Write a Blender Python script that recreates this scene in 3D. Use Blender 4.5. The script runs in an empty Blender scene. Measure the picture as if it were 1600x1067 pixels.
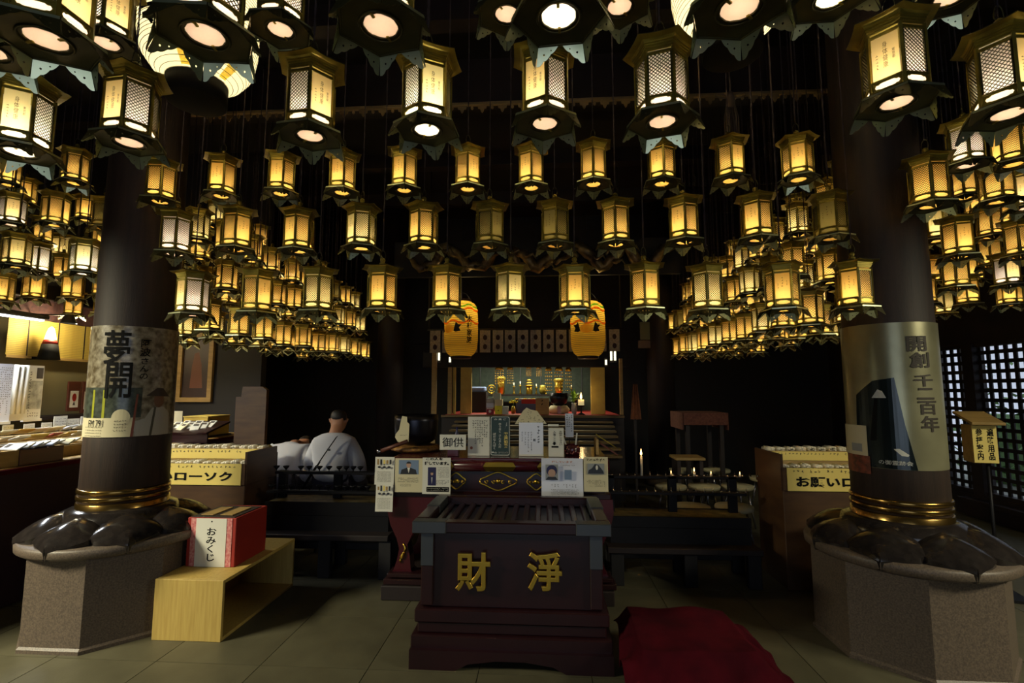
import bpy, bmesh, math, random
from mathutils import Vector, Matrix
random.seed(7)
R_ = math.radians
SC = bpy.context.scene
COL = SC.collection

L_ENT, L_SIDE_L, L_SIDE_R, L_LAN = 17.0, 105.0, 46.0, 2.2

# ------------------------------------------------------------ camera, world, big lights, exposure
FPX, CX, CY, CAMH = 770.0, 800.0, 533.5, 1.5
YAW, PITCH = math.atan(50 / 770), math.atan(75.5 / 770)
cd = bpy.data.cameras.new('camera'); cd.sensor_width = 36.0; cd.lens = FPX / 1600 * 36.0
cd.clip_start = 0.05; cd.clip_end = 100
cam = bpy.data.objects.new('camera', cd); COL.objects.link(cam)
cam.location = (0, 0, CAMH); cam.rotation_euler = (math.pi / 2 + PITCH, 0, YAW)
SC.camera = cam

W = bpy.data.worlds.new('sky'); SC.world = W; W.use_nodes = True
W.node_tree.nodes['Background'].inputs[0].default_value = (0.72, 0.82, 1.0, 1)
W.node_tree.nodes['Background'].inputs[1].default_value = 0.72

SC.view_settings.view_transform = 'Standard'; SC.view_settings.look = 'None'
SC.view_settings.gamma = 1.0; SC.view_settings.exposure = 0.0
SC.view_settings.use_curve_mapping = False
SC.cycles.use_denoising = True
SC.cycles.max_bounces = 6; SC.cycles.diffuse_bounces = 3; SC.cycles.glossy_bounces = 3
SC.cycles.transmission_bounces = 4; SC.cycles.transparent_max_bounces = 4
SC.cycles.caustics_reflective = False; SC.cycles.caustics_refractive = False
SC.cycles.sample_clamp_indirect = 8.0

def area(name, loc, target, sx, sy, power, col, spread=math.pi):
    l = bpy.data.lights.new(name, 'AREA'); l.shape = 'RECTANGLE'; l.size = sx; l.size_y = sy
    l.energy = power; l.color = col; l.spread = spread
    o = bpy.data.objects.new(name, l); COL.objects.link(o); o.location = loc
    o.rotation_euler = (Vector(target) - Vector(loc)).to_track_quat('-Z', 'Y').to_euler()
    return o
def point(name, loc, power, col, r=0.02, parent=None):
    l = bpy.data.lights.new(name, 'POINT'); l.energy = power; l.color = col; l.shadow_soft_size = r
    o = bpy.data.objects.new(name, l); COL.objects.link(o); o.location = loc; o.parent = parent
    return o
area('entrance_daylight', (-0.3, -3.9, 1.55), (-0.3, 3, 1.5), 3.4, 2.5, L_ENT, (0.72, 0.84, 1.0))
area('side_lamp', (-4.9, 0.9, 2.7), (-3.6, 2.2, 0.0), 1.2, 0.3, L_SIDE_L, (1.0, 0.93, 0.66), R_(105))
area('side_lamp', (4.3, 0.9, 2.7), (3.0, 2.2, 0.0), 1.2, 0.3, L_SIDE_R, (1.0, 0.93, 0.66), R_(105))

# ------------------------------------------------------------ helpers
_cy, _sy, _cp, _sp = math.cos(YAW), math.sin(YAW), math.cos(PITCH), math.sin(PITCH)
FW = Vector((-_sy * _cp, _cy * _cp, _sp)); RT = Vector((_cy, _sy, 0)); UP = RT.cross(FW)
CAM = Vector((0, 0, CAMH))
def ray(px, py): return FW + RT * ((px - CX) / FPX) - UP * ((py - CY) / FPX)
def at(px, py, Y): r = ray(px, py); return CAM + r * (Y / r.y)
def atZ(px, py, Z): r = ray(px, py); return CAM + r * ((Z - CAMH) / r.z)
def atX(px, py, X): r = ray(px, py); return CAM + r * (X / r.x)
def rect(x0, y0, x1, y1, Y):
    """a frontal rectangle at depth Y: centre, width, height"""
    xm, ym = (x0 + x1) / 2, (y0 + y1) / 2
    a, b = at(x0, ym, Y), at(x1, ym, Y); t, u = at(xm, y0, Y), at(xm, y1, Y)
    return Vector(((a.x + b.x) / 2, Y, (t.z + u.z) / 2)), b.x - a.x, t.z - u.z

def lin(c): return c / 12.92 if c <= 0.04045 else ((c + 0.055) / 1.055) ** 2.4
def rgb(r, g, b): return (lin(r / 255), lin(g / 255), lin(b / 255), 1)

MATS = {}
def mat(name, col, rough=0.6, metal=0.0, var=None, bump=None, emit=0.0, spec=0.5, coat=0.0, stretch=None):
    """principled; var=(scale, second colour) mottles the colour, bump=(scale, strength) adds grain"""
    m = bpy.data.materials.new(name); m.use_nodes = True
    nt = m.node_tree; b = nt.nodes['Principled BSDF']
    b.inputs['Base Color'].default_value = col
    b.inputs['Roughness'].default_value = rough; b.inputs['Metallic'].default_value = metal
    b.inputs['Specular IOR Level'].default_value = spec
    if coat: b.inputs['Coat Weight'].default_value = coat; b.inputs['Coat Roughness'].default_value = 0.15
    if emit:
        b.inputs['Emission Color'].default_value = col; b.inputs['Emission Strength'].default_value = emit
    def tex(scale):
        tc = nt.nodes.new('ShaderNodeTexCoord'); mp = nt.nodes.new('ShaderNodeMapping')
        nt.links.new(tc.outputs['Object'], mp.inputs[0])
        if stretch: mp.inputs['Scale'].default_value = stretch
        n = nt.nodes.new('ShaderNodeTexNoise'); n.inputs['Scale'].default_value = scale
        n.inputs['Detail'].default_value = 4
        nt.links.new(mp.outputs[0], n.inputs['Vector']); return n
    if var:
        n = tex(var[0]); r = nt.nodes.new('ShaderNodeValToRGB')
        r.color_ramp.elements[0].position = 0.35; r.color_ramp.elements[1].position = 0.68
        r.color_ramp.elements[0].color = col; r.color_ramp.elements[1].color = var[1]
        nt.links.new(n.outputs['Fac'], r.inputs[0]); nt.links.new(r.outputs[0], b.inputs['Base Color'])
    if bump:
        n = tex(bump[0]); u = nt.nodes.new('ShaderNodeBump'); u.inputs['Strength'].default_value = bump[1]
        u.inputs['Distance'].default_value = 0.01
        nt.links.new(n.outputs['Fac'], u.inputs['Height']); nt.links.new(u.outputs[0], b.inputs['Normal'])
    MATS[name] = m
    return m
def paper_mat(name, col, trans=0.62):
    """thin lamp paper: part of the bulb's light passes through it, part scatters back"""
    m = bpy.data.materials.new(name); m.use_nodes = True; nt = m.node_tree
    nt.nodes.remove(nt.nodes['Principled BSDF']); out = nt.nodes['Material Output']
    t = nt.nodes.new('ShaderNodeBsdfTranslucent'); d = nt.nodes.new('ShaderNodeBsdfDiffuse'); x = nt.nodes.new('ShaderNodeMixShader')
    t.inputs[0].default_value = col; d.inputs[0].default_value = col; x.inputs[0].default_value = trans
    nt.links.new(d.outputs[0], x.inputs[1]); nt.links.new(t.outputs[0], x.inputs[2]); nt.links.new(x.outputs[0], out.inputs[0])
    MATS[name] = m
    return m

class B:
    """collects shapes; obj() links them as ONE mesh object"""
    def __init__(s): s.v, s.f, s.mi, s.sm, s.mats = [], [], [], [], []
    def add(s, vs, fs, m, M=None, smooth=False):
        if m not in s.mats: s.mats.append(m)
        k = s.mats.index(m); o = len(s.v)
        for p in vs:
            p = Vector(p); s.v.append(tuple(M @ p) if M else tuple(p))
        for f in fs: s.f.append(tuple(i + o for i in f)); s.mi.append(k); s.sm.append(smooth)
        return s
    def box(s, c, d, m, bevel=0.0, M=None, rot=None):
        x, y, z = d[0] / 2, d[1] / 2, d[2] / 2
        T = Matrix.Translation(c) @ (rot.to_4x4() if rot else Matrix())
        if M: T = M @ T
        if bevel <= 0:
            vs = [(i * x, j * y, k * z) for k in (-1, 1) for j in (-1, 1) for i in (-1, 1)]
            fs = [(0, 2, 3, 1), (4, 5, 7, 6), (0, 1, 5, 4), (2, 6, 7, 3), (0, 4, 6, 2), (1, 3, 7, 5)]
        else:
            bm = bmesh.new(); bmesh.ops.create_cube(bm, size=1.0, matrix=Matrix.Diagonal((d[0], d[1], d[2], 1)))
            bmesh.ops.bevel(bm, geom=bm.edges[:], offset=min(bevel, min(d) * 0.45), segments=1, affect='EDGES', profile=0.5)
            bm.verts.index_update(); vs = [v.co[:] for v in bm.verts]; fs = [[v.index for v in f.verts] for f in bm.faces]; bm.free()
        return s.add(vs, fs, m, T)
    def lathe(s, prof, n, m, M=None, smooth=True, cap=True, a0=0.0, arc=2 * math.pi):
        full = abs(arc - 2 * math.pi) < 1e-6; k = n if full else n + 1; vs, fs = [], []
        for r, z in prof:
            for i in range(k): a = a0 + arc * i / n; vs.append((r * math.cos(a), r * math.sin(a), z))
        for j in range(len(prof) - 1):
            for i in range(n):
                i2 = (i + 1) % k
                fs.append((j * k + i, j * k + i2, (j + 1) * k + i2, (j + 1) * k + i))
        if cap and full:
            if prof[0][0] > 1e-4: fs.append(tuple(range(k - 1, -1, -1)))
            if prof[-1][0] > 1e-4: fs.append(tuple((len(prof) - 1) * k + i for i in range(k)))
        return s.add(vs, fs, m, M, smooth)
    def tube(s, pts, r, m, n=6, M=None, smooth=True, closed=False):
        pts = [Vector(p) for p in pts]; N = len(pts); vs, fs = [], []; up = Vector((0, 0, 1))
        for i, p in enumerate(pts):
            a = pts[(i - 1) % N] if closed else pts[max(i - 1, 0)]; b = pts[(i + 1) % N] if closed else pts[min(i + 1, N - 1)]
            t = (b - a).normalized(); u = up if abs(t.z) < 0.95 else Vector((1, 0, 0))
            x = t.cross(u).normalized(); y = x.cross(t); rr = r[i] if isinstance(r, (list, tuple)) else r
            for k in range(n): q = 2 * math.pi * k / n; vs.append(p + x * rr * math.cos(q) + y * rr * math.sin(q))
        for i in range(N if closed else N - 1):
            j = (i + 1) % N
            for k in range(n): l = (k + 1) % n; fs.append((i * n + k, j * n + k, j * n + l, i * n + l))
        if not closed: fs.append(tuple(range(n))); fs.append(tuple((N - 1) * n + k for k in range(n - 1, -1, -1)))
        return s.add(vs, fs, m, M, smooth)
    def quad(s, a, b, c, d, m, M=None): return s.add([a, b, c, d], [(0, 1, 2, 3)], m, M)
    def sheet(s, fn, nu, nv, m, M=None, smooth=True):
        vs = [fn(i / nu, j / nv) for j in range(nv + 1) for i in range(nu + 1)]
        fs = [(j * (nu + 1) + i, j * (nu + 1) + i + 1, (j + 1) * (nu + 1) + i + 1, (j + 1) * (nu + 1) + i) for j in range(nv) for i in range(nu)]
        return s.add(vs, fs, m, M, smooth)
    def mesh(s, name):
        me = bpy.data.meshes.new(name); me.from_pydata(s.v, [], s.f)
        for m in s.mats: me.materials.append(m)
        me.polygons.foreach_set('material_index', s.mi); me.polygons.foreach_set('use_smooth', s.sm); me.update()
        return me
    def obj(s, name, parent=None, loc=(0, 0, 0), rot=(0, 0, 0)): return link(name, s.mesh(name), parent, loc, rot)
def link(name, me, parent=None, loc=(0, 0, 0), rot=(0, 0, 0)):
    o = bpy.data.objects.new(name, me); COL.objects.link(o); o.parent = parent; o.location = loc; o.rotation_euler = rot
    return o
def tag(o, label, cat, group=None):
    o['label'] = label; o['category'] = cat
    if group: o['group'] = group
    return o
def thing(name, label, cat, loc=(0, 0, 0), rz=0.0, group=None):
    o = bpy.data.objects.new(name, None); COL.objects.link(o); o.location = loc; o.rotation_euler = (0, 0, rz); o.empty_display_size = 0.05
    return tag(o, label, cat, group)
def struct(o): o['kind'] = 'structure'; return o
def stuff(o): o['kind'] = 'stuff'; return o
def box1(c, d, m, bevel=0.0): return B().box(c, d, m, bevel)

_c2 = {}
def curve2d(loops, depth):
    """flat cut-out plate in XZ facing -Y (first loop outer, others holes)"""
    cu = bpy.data.curves.new('cut', 'CURVE'); cu.dimensions = '2D'; cu.fill_mode = 'BOTH'; cu.extrude = depth / 2
    for lp in loops:
        sp = cu.splines.new('POLY'); sp.points.add(len(lp) - 1); sp.use_cyclic_u = True
        for p, q in zip(sp.points, lp): p.co = (q[0], q[1], 0, 1)
    return _curve_mesh(cu)
def _curve_mesh(cu):
    o = bpy.data.objects.new('cut', cu); COL.objects.link(o)
    me = o.to_mesh(); vs = [(v.co.x, -v.co.z, v.co.y) for v in me.vertices]; fs = [tuple(p.vertices) for p in me.polygons]
    o.to_mesh_clear(); bpy.data.objects.remove(o); bpy.data.curves.remove(cu)
    return vs, fs
_tx = {}
def text(s, size, bold=0.0, depth=0.0, line=1.0, align='CENTER', res=2):
    """lettering in XZ facing -Y, centred on the origin"""
    key = (s, size, bold, depth, line, align)
    if key in _tx: return _tx[key]
    cu = bpy.data.curves.new('letters', 'FONT'); cu.body = s; cu.size = size; cu.offset = bold; cu.extrude = depth; cu.space_line = line
    cu.align_x = align; cu.resolution_u = res
    if depth: cu.bevel_depth = depth * 0.6
    vs, fs = _curve_mesh(cu)
    if vs:
        x0, x1 = min(v[0] for v in vs), max(v[0] for v in vs); z0, z1 = min(v[2] for v in vs), max(v[2] for v in vs)
        cx = (x0 + x1) / 2 if align == 'CENTER' else 0
        vs = [(v[0] - cx, v[1], v[2] - (z0 + z1) / 2) for v in vs]
    _tx[key] = (vs, fs)
    return vs, fs
def fit(vf, w, h):
    vs, fs = vf
    x = max(v[0] for v in vs) - min(v[0] for v in vs); z = max(v[2] for v in vs) - min(v[2] for v in vs)
    return [(v[0] * w / x, v[1], v[2] * h / z) for v in vs], fs
def vert(s): return '\n'.join(s)
def scribble(b, x, z, w, h, cols, rows, m, y=0.0, fill=0.9, seed=0, vertical=True, M=None):
    """illegible small print: rows of tiny brush strokes"""
    rn = random.Random(seed); cw, rh = w / cols, h / rows
    for i in range(cols):
        n = rows if not vertical else max(1, int(rows * rn.uniform(0.6, 1.0)))
        for j in range(n):
            if rn.random() > fill: continue
            cx, cz = x - w / 2 + (i + 0.5) * cw, z + h / 2 - (j + 0.5) * rh
            s = min(cw, rh) * 0.36
            for k in range(3):
                a = rn.choice((0, 0, math.pi / 2, 0.9, -0.9)); L = s * rn.uniform(0.6, 1.1); t = s * 0.16
                ox, oz = rn.uniform(-.5, .5) * s, rn.uniform(-.6, .6) * s
                dx, dz, nx, nz = math.cos(a) * L, math.sin(a) * L, -math.sin(a) * t, math.cos(a) * t
                p = [(cx + ox + q * dx + r * nx, y, cz + oz + q * dz + r * nz) for q, r in ((-1, -1), (1, -1), (1, 1), (-1, 1))]
                b.quad(*p, m, M)
def wrap(vf, R, step=0.02, off=0.0):
    """bend a flat XZ drawing round a vertical cylinder of radius R (facing -Y)"""
    bm = bmesh.new(); vv = [bm.verts.new(v) for v in vf[0]]
    for f in vf[1]:
        try: bm.faces.new([vv[i] for i in f])
        except ValueError: pass
    x0, x1 = min(v[0] for v in vf[0]), max(v[0] for v in vf[0]); x = x0 + step
    while x < x1:
        bmesh.ops.bisect_plane(bm, geom=bm.verts[:] + bm.edges[:] + bm.faces[:], plane_co=(x, 0, 0), plane_no=(1, 0, 0)); x += step
    bm.verts.index_update()
    vs = [((R + off) * math.sin(v.co.x / R), -(R + off) * math.cos(v.co.x / R), v.co.z) for v in bm.verts]
    fs = [[v.index for v in f.verts] for f in bm.faces]; bm.free()
    return vs, fs
def ellipse(cx, cz, rx, rz, n=20, a0=0, a1=2 * math.pi): return [(cx + rx * math.cos(a0 + (a1 - a0) * i / n), cz + rz * math.sin(a0 + (a1 - a0) * i / n)) for i in range(n)]
def flat(poly, y=0.0): return [(p[0], y, p[1]) for p in poly], [tuple(range(len(poly)))]
ORD = ['first', 'second', 'third', 'fourth', 'fifth', 'sixth', 'seventh', 'eighth', 'ninth', 'tenth', 'eleventh', 'twelfth', 'thirteenth', 'fourteenth']

# ------------------------------------------------------------ materials
wood_dark = mat('dark_stained_wood', rgb(38, 26, 24), 0.6, var=(3, rgb(26, 18, 18)), bump=(30, 0.1), stretch=(1, 1, 0.15))
wood_black = mat('soot_black_wood', rgb(20, 17, 19), 0.7, bump=(20, 0.1))
wood_col = mat('brown_column_wood', rgb(56, 41, 33), 0.62, var=(5, rgb(38, 28, 24)), bump=(40, 0.15), stretch=(6, 6, 0.4))
wood_pale = mat('pale_plywood', rgb(196, 168, 92), 0.55, var=(9, rgb(180, 150, 78)), stretch=(8, 8, 0.5))
wood_red = mat('red_brown_wood', rgb(96, 50, 36), 0.5, var=(4, rgb(80, 40, 28)), stretch=(1, 1, 4))
wood_tan = mat('tan_wood', rgb(170, 140, 84), 0.55, var=(6, rgb(150, 122, 70)), stretch=(1, 6, 6))
plaster = mat('aged_plaster', rgb(128, 118, 84), 0.9, bump=(60, 0.1))
floor_m = mat('olive_floor_tile', rgb(90, 86, 66), 0.5, var=(5, rgb(79, 75, 57)), bump=(90, 0.06))
grout_m = mat('tile_joint', rgb(66, 62, 48), 0.9)
stone_m = mat('grey_granite', rgb(104, 90, 76), 0.5, var=(120, rgb(72, 62, 55)), bump=(150, 0.08))
petal_m = mat('polished_black_stone', rgb(32, 28, 27), 0.16, var=(25, rgb(42, 37, 35)), bump=(14, 0.12))
brass = mat('old_brass', rgb(170, 152, 60), 0.38, 0.6, var=(12, rgb(128, 112, 42)), bump=(25, 0.05))
brass_dk = mat('dark_patina_shade_brass', rgb(86, 80, 42), 0.42, 0.55, var=(9, rgb(58, 54, 30)))  # dark metal; also painted shade on roof tops and skirt outsides
brass_gn = mat('lit_pale_green_brass', rgb(210, 216, 176), 0.3, 0.85, var=(14, rgb(190, 198, 156)))  # paler tone stands in for light on the skirts' inner faces
iron = mat('black_iron', rgb(30, 29, 32), 0.5, 0.6)
gold = mat('bright_gold_leaf', rgb(226, 186, 74), 0.32, 1.0)
lacq = mat('red_lacquer', rgb(70, 20, 28), 0.25, coat=0.5)
lacq_d = mat('dark_red_lacquer', rgb(42, 16, 19), 0.32, var=(5, rgb(34, 13, 16)), coat=0.2)
steel = mat('brushed_steel_corner', rgb(88, 91, 94), 0.42, 0.75)
bronze = mat('dark_bronze', rgb(52, 52, 60), 0.3, 0.9)
red_cloth = mat('red_velvet', rgb(74, 11, 22), 0.95, var=(6, rgb(54, 8, 18)), bump=(60, 0.2), spec=0.08)
red_cloth2 = mat('dark_red_cloth', rgb(38, 14, 24), 0.9, bump=(80, 0.1))
cabinet_m = mat('brown_cabinet_wood', rgb(82, 56, 32), 0.5, var=(4, rgb(66, 42, 26)), stretch=(1, 1, 4))
band_m = mat('polished_bronze_band', rgb(150, 120, 66), 0.2, 0.95, bump=(8, 0.03))
white_cloth = mat('white_cotton', rgb(206, 206, 214), 0.9, bump=(60, 0.1))
skin = mat('skin', rgb(176, 124, 94), 0.55)
hair = mat('black_hair', rgb(28, 24, 24), 0.55)
trouser = mat('dark_trousers', rgb(60, 56, 70), 0.9)
ink = mat('black_ink', rgb(15, 14, 14), 0.75, spec=0.15)
ink_soft = mat('faded_ink', rgb(74, 66, 60), 0.8)
ink_gold = mat('brown_ink', rgb(96, 66, 24), 0.8)
white_p = mat('white_paper', rgb(222, 220, 208), 0.7, bump=(12, 0.05))
blue_p = mat('bluish_white_paper', rgb(214, 220, 236), 0.6)
cream_p = mat('cream_paper', rgb(214, 204, 168), 0.75)
yel_p = mat('yellow_sign_paper', rgb(232, 208, 116), 0.7)
green_b = mat('dark_green_board', rgb(36, 58, 52), 0.45)
plastic = mat('clear_sleeve', rgb(214, 214, 222), 0.12, coat=0.6)
photo_b = mat('photo_blue', rgb(120, 140, 168), 0.4); photo_n = mat('photo_navy', rgb(36, 34, 76), 0.4)
photo_d = mat('photo_dark', rgb(44, 46, 50), 0.4); photo_g = mat('photo_grey', rgb(150, 152, 150), 0.4)
photo_s = mat('photo_skin', rgb(186, 150, 128), 0.4)
red_p = mat('red_paper', rgb(150, 36, 26), 0.6); pink_p = mat('pink_pattern_paper', rgb(196, 96, 100), 0.6, var=(60, rgb(220, 160, 150)))
yel_b = mat('yellow_box', rgb(226, 220, 40), 0.5); green_l = mat('plant_green', rgb(92, 140, 48), 0.5, var=(20, rgb(140, 176, 70)))
flame_m = mat('candle_flame', (1.0, 0.62, 0.2, 1), 0.5, emit=7.0)
wax = mat('white_wax', rgb(236, 226, 200), 0.4)
bamboo = mat('woven_bamboo', rgb(196, 172, 84), 0.6, var=(7, rgb(178, 152, 70)))
glass_dim = mat('chrome', rgb(170, 170, 176), 0.2, 1.0)
tin = mat('lacquered_poster_foil', rgb(146, 140, 116), 0.16, 0.85, bump=(6, 0.06))
P_IV = paper_mat('ivory_lamp_paper', (0.86, 0.78, 0.66, 1))
P_AM = paper_mat('amber_lamp_paper', (0.86, 0.60, 0.19, 1))
P_YE = paper_mat('yellow_lamp_paper', (0.86, 0.72, 0.34, 1))
P_DI = paper_mat('pinkish_disc_paper', (0.62, 0.47, 0.36, 1), 0.5)
P_DA = paper_mat('amber_disc_paper', (0.74, 0.46, 0.13, 1), 0.5)
P_DM = paper_mat('dim_olive_paper', (0.4, 0.33, 0.12, 1), 0.35)

# ------------------------------------------------------------ the hall
XL, XR, YB, YF, ZC = -5.8, 5.1, 9.2, -4.0, 4.8
b = B().box(((XL + XR) / 2, (YF + YB) / 2, -0.1), (XR - XL + 0.4, YB - YF + 0.4, 0.188), grout_m)
flo = struct(b.obj('floor'))
tile_me = B().box((0, 0, -0.01), (0.5955, 0.5955, 0.02), floor_m).mesh('tile')
tx0, ty0 = -2.16 - 0.6 * 6, 2.76 - 0.6 * 2
for i in range(18):
    for j in range(9):
        link('tile', tile_me, flo, (tx0 + 0.3 + 0.6 * i, ty0 + 0.3 + 0.6 * j, 0.0))
b = B().box(((XL + XR) / 2, (YF + ty0) / 2, -0.011), (XR - XL, ty0 - YF - 0.01, 0.018), floor_m)
b.box(((XL + XR) / 2, (YB + ty0 + 5.4) / 2, -0.011), (XR - XL, YB - ty0 - 5.4, 0.018), floor_m)
b.obj('tile_field', flo)
struct(B().box((XL - 0.1, (YF + YB) / 2, ZC / 2), (0.2, YB - YF, ZC), wood_black).obj('wall_left'))
struct(B().box(((XL + XR) / 2, YB + 0.1, ZC / 2), (XR - XL + 0.4, 0.2, ZC), wood_black).obj('wall_back'))
b = B().box((XL / 2 - 1.1, YF - 0.1, ZC / 2), (-XL - 2.2 + 0.2, 0.2, ZC), wood_black)
b.box((XR / 2 + 0.8, YF - 0.1, ZC / 2), (XR - 1.6 + 0.2, 0.2, ZC), wood_black).box((-0.3, YF - 0.1, 3.8), (3.9, 0.2, 2.0), wood_black)
struct(b.obj('wall_front'))
# right wall with the lattice window
wy0, wy1, wz0, wz1 = 4.2, 6.87, 0.27, 2.05
b = B().box((XR + 0.1, (YF + wy0) / 2, ZC / 2), (0.2, wy0 - YF, ZC), wood_dark).box((XR + 0.1, (wy1 + YB) / 2, ZC / 2), (0.2, YB - wy1, ZC), wood_dark)
b.box((XR + 0.1, (wy0 + wy1) / 2, wz0 / 2), (0.2, wy1 - wy0, wz0), wood_dark).box((XR + 0.1, (wy0 + wy1) / 2, (wz1 + ZC) / 2), (0.2, wy1 - wy0, ZC - wz1), wood_dark)
struct(b.obj('wall_right'))
win = struct(B().box((XR + 0.07, (wy0 + wy1) / 2, wz1 - 0.02), (0.1, wy1 - wy0, 0.05), wood_dark).box((XR + 0.07, (wy0 + wy1) / 2, wz0 + 0.02), (0.1, wy1 - wy0, 0.05), wood_dark).obj('window_1'))
B().box((XR + 0.06, 6.28, (wz0 + wz1) / 2), (0.14, 0.15, wz1 - wz0), wood_dark).obj('post', win)
vb = B().box((0, 0, 0), (0.016, 0.044, wz1 - wz0 - 0.06), wood_dark).mesh('slat')
for y0, n in ((6.38, 5), (4.31, 18)):
    for k in range(n): link('slat', vb, win, (XR + 0.075, y0 + 0.111 * k, (wz0 + wz1) / 2))
for y0, y1 in ((6.35, 6.87), (4.2, 6.21)):
    hb = B().box((0, 0, 0), (0.012, y1 - y0, 0.044), wood_dark).mesh('slat')
    for k in range(1, 16): link('slat', hb, win, (XR + 0.062, (y0 + y1) / 2, wz0 + 0.111 * k))
struct(B().box((XR - 0.05, 4.0, 0.2), (0.16, 4.9, 0.05), wood_dark).obj('trim_1'))
# garden seen through the lattice
g = struct(B().box((9.0, 5.5, -0.1), (7.0, 14.0, 0.2), mat('garden_gravel', rgb(170, 172, 160), 0.9)).obj('ground'))
bush_m = mat('hedge_leaf', rgb(92, 128, 70), 0.7, var=(9, rgb(128, 164, 92)))
bb = B(); rn = random.Random(3)
for k in range(700):
    c = Vector((7.0 + rn.random() * 0.9, rn.uniform(3.4, 9.2), 0.2 + abs(rn.gauss(0, 0.62)))); a = rn.random() * 6.3; s = rn.uniform(0.06, 0.14)
    u = Vector((math.cos(a), math.sin(a), rn.uniform(-.6, .6))) * s; v = Vector((-math.sin(a) * 0.4, math.cos(a) * 0.4, rn.uniform(-.3, .5))) * s
    bb.quad(c - u, c - v, c + u, c + v, bush_m)
bb.box((7.5, 6.3, 0.55), (0.5, 5.6, 1.1), bush_m, 0.1)
h = bb.obj('garden_hedge'); tag(h, 'clipped green hedge outside behind the wooden lattice window', 'hedge'); stuff(h)
# ceiling with boards and beams
struct(B().box(((XL + XR) / 2, (YF + YB) / 2, ZC + 0.1), (XR - XL + 0.4, YB - YF + 0.4, 0.2), wood_black).obj('ceiling'))
cei = bpy.data.objects['ceiling']
bm_me = B().box((0, 0, 0), (XR - XL, 0.16, 0.2), wood_dark).mesh('beam')
for y in (0.4, 1.15, 1.9, 2.95, 3.9, 5.2, 6.6, 8.0): link('beam', bm_me, cei, ((XL + XR) / 2, y, ZC - 0.1))
# partition beyond the shop, and the transom beam with its fringe
struct(B().box(((XL - 3.76) / 2, 6.4, ZC / 2), (-3.76 - XL, 0.12, ZC), wood_black).obj('wall_partition'))
pz = at(900, 158, 4.6).z
bx0, bx1 = at(330, 182, 4.6).x, at(1345, 143, 4.6).x
tr = struct(B().box(((bx0 + bx1) / 2, 4.66, pz + 0.5), (7.6, 0.1, 0.98), wood_dark).obj('trim_2'))
old_gilt = mat('old_gilt', rgb(158, 132, 92), 0.6, 0.2)
gb = B(); gb.box(((bx0 + bx1) / 2, 4.59, pz), (bx1 - bx0 + 1.2, 0.035, 0.035), old_gilt, 0.006)
gb.obj('gilt_rail', tr)
fl = []
for i in range(9):
    t = i / 8; fl.append((-0.045 + 0.09 * t, 0.0))
lo = [(0.045, 0), (0.04, -0.03), (0.02, -0.035), (0.012, -0.06), (0, -0.075), (-0.012, -0.06), (-0.02, -0.035), (-0.04, -0.03), (-0.045, 0)]
fm = B().add(*curve2d([lo], 0.01), old_gilt).mesh('fringe_scallop'); sm = B().add(*curve2d([ellipse(0, -0.02, 0.014, 0.02, 10)], 0.01), old_gilt).mesh('fringe_drop')
n = int((bx1 - bx0) / 0.2) + 2
for k in range(n): link('fringe_scallop', fm, tr, (bx0 + 0.2 * k, 4.59, pz - 0.017)); link('fringe_drop', sm, tr, (bx0 + 0.1 + 0.2 * k, 4.59, pz - 0.017))
# dark wooden shutter behind the front lantern curtain: upright boards
wpl = struct(B().box((-0.3, YB - 0.06, 3.5), (9, 0.04, 2.3), wood_black).obj('wall_boards'))

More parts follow.
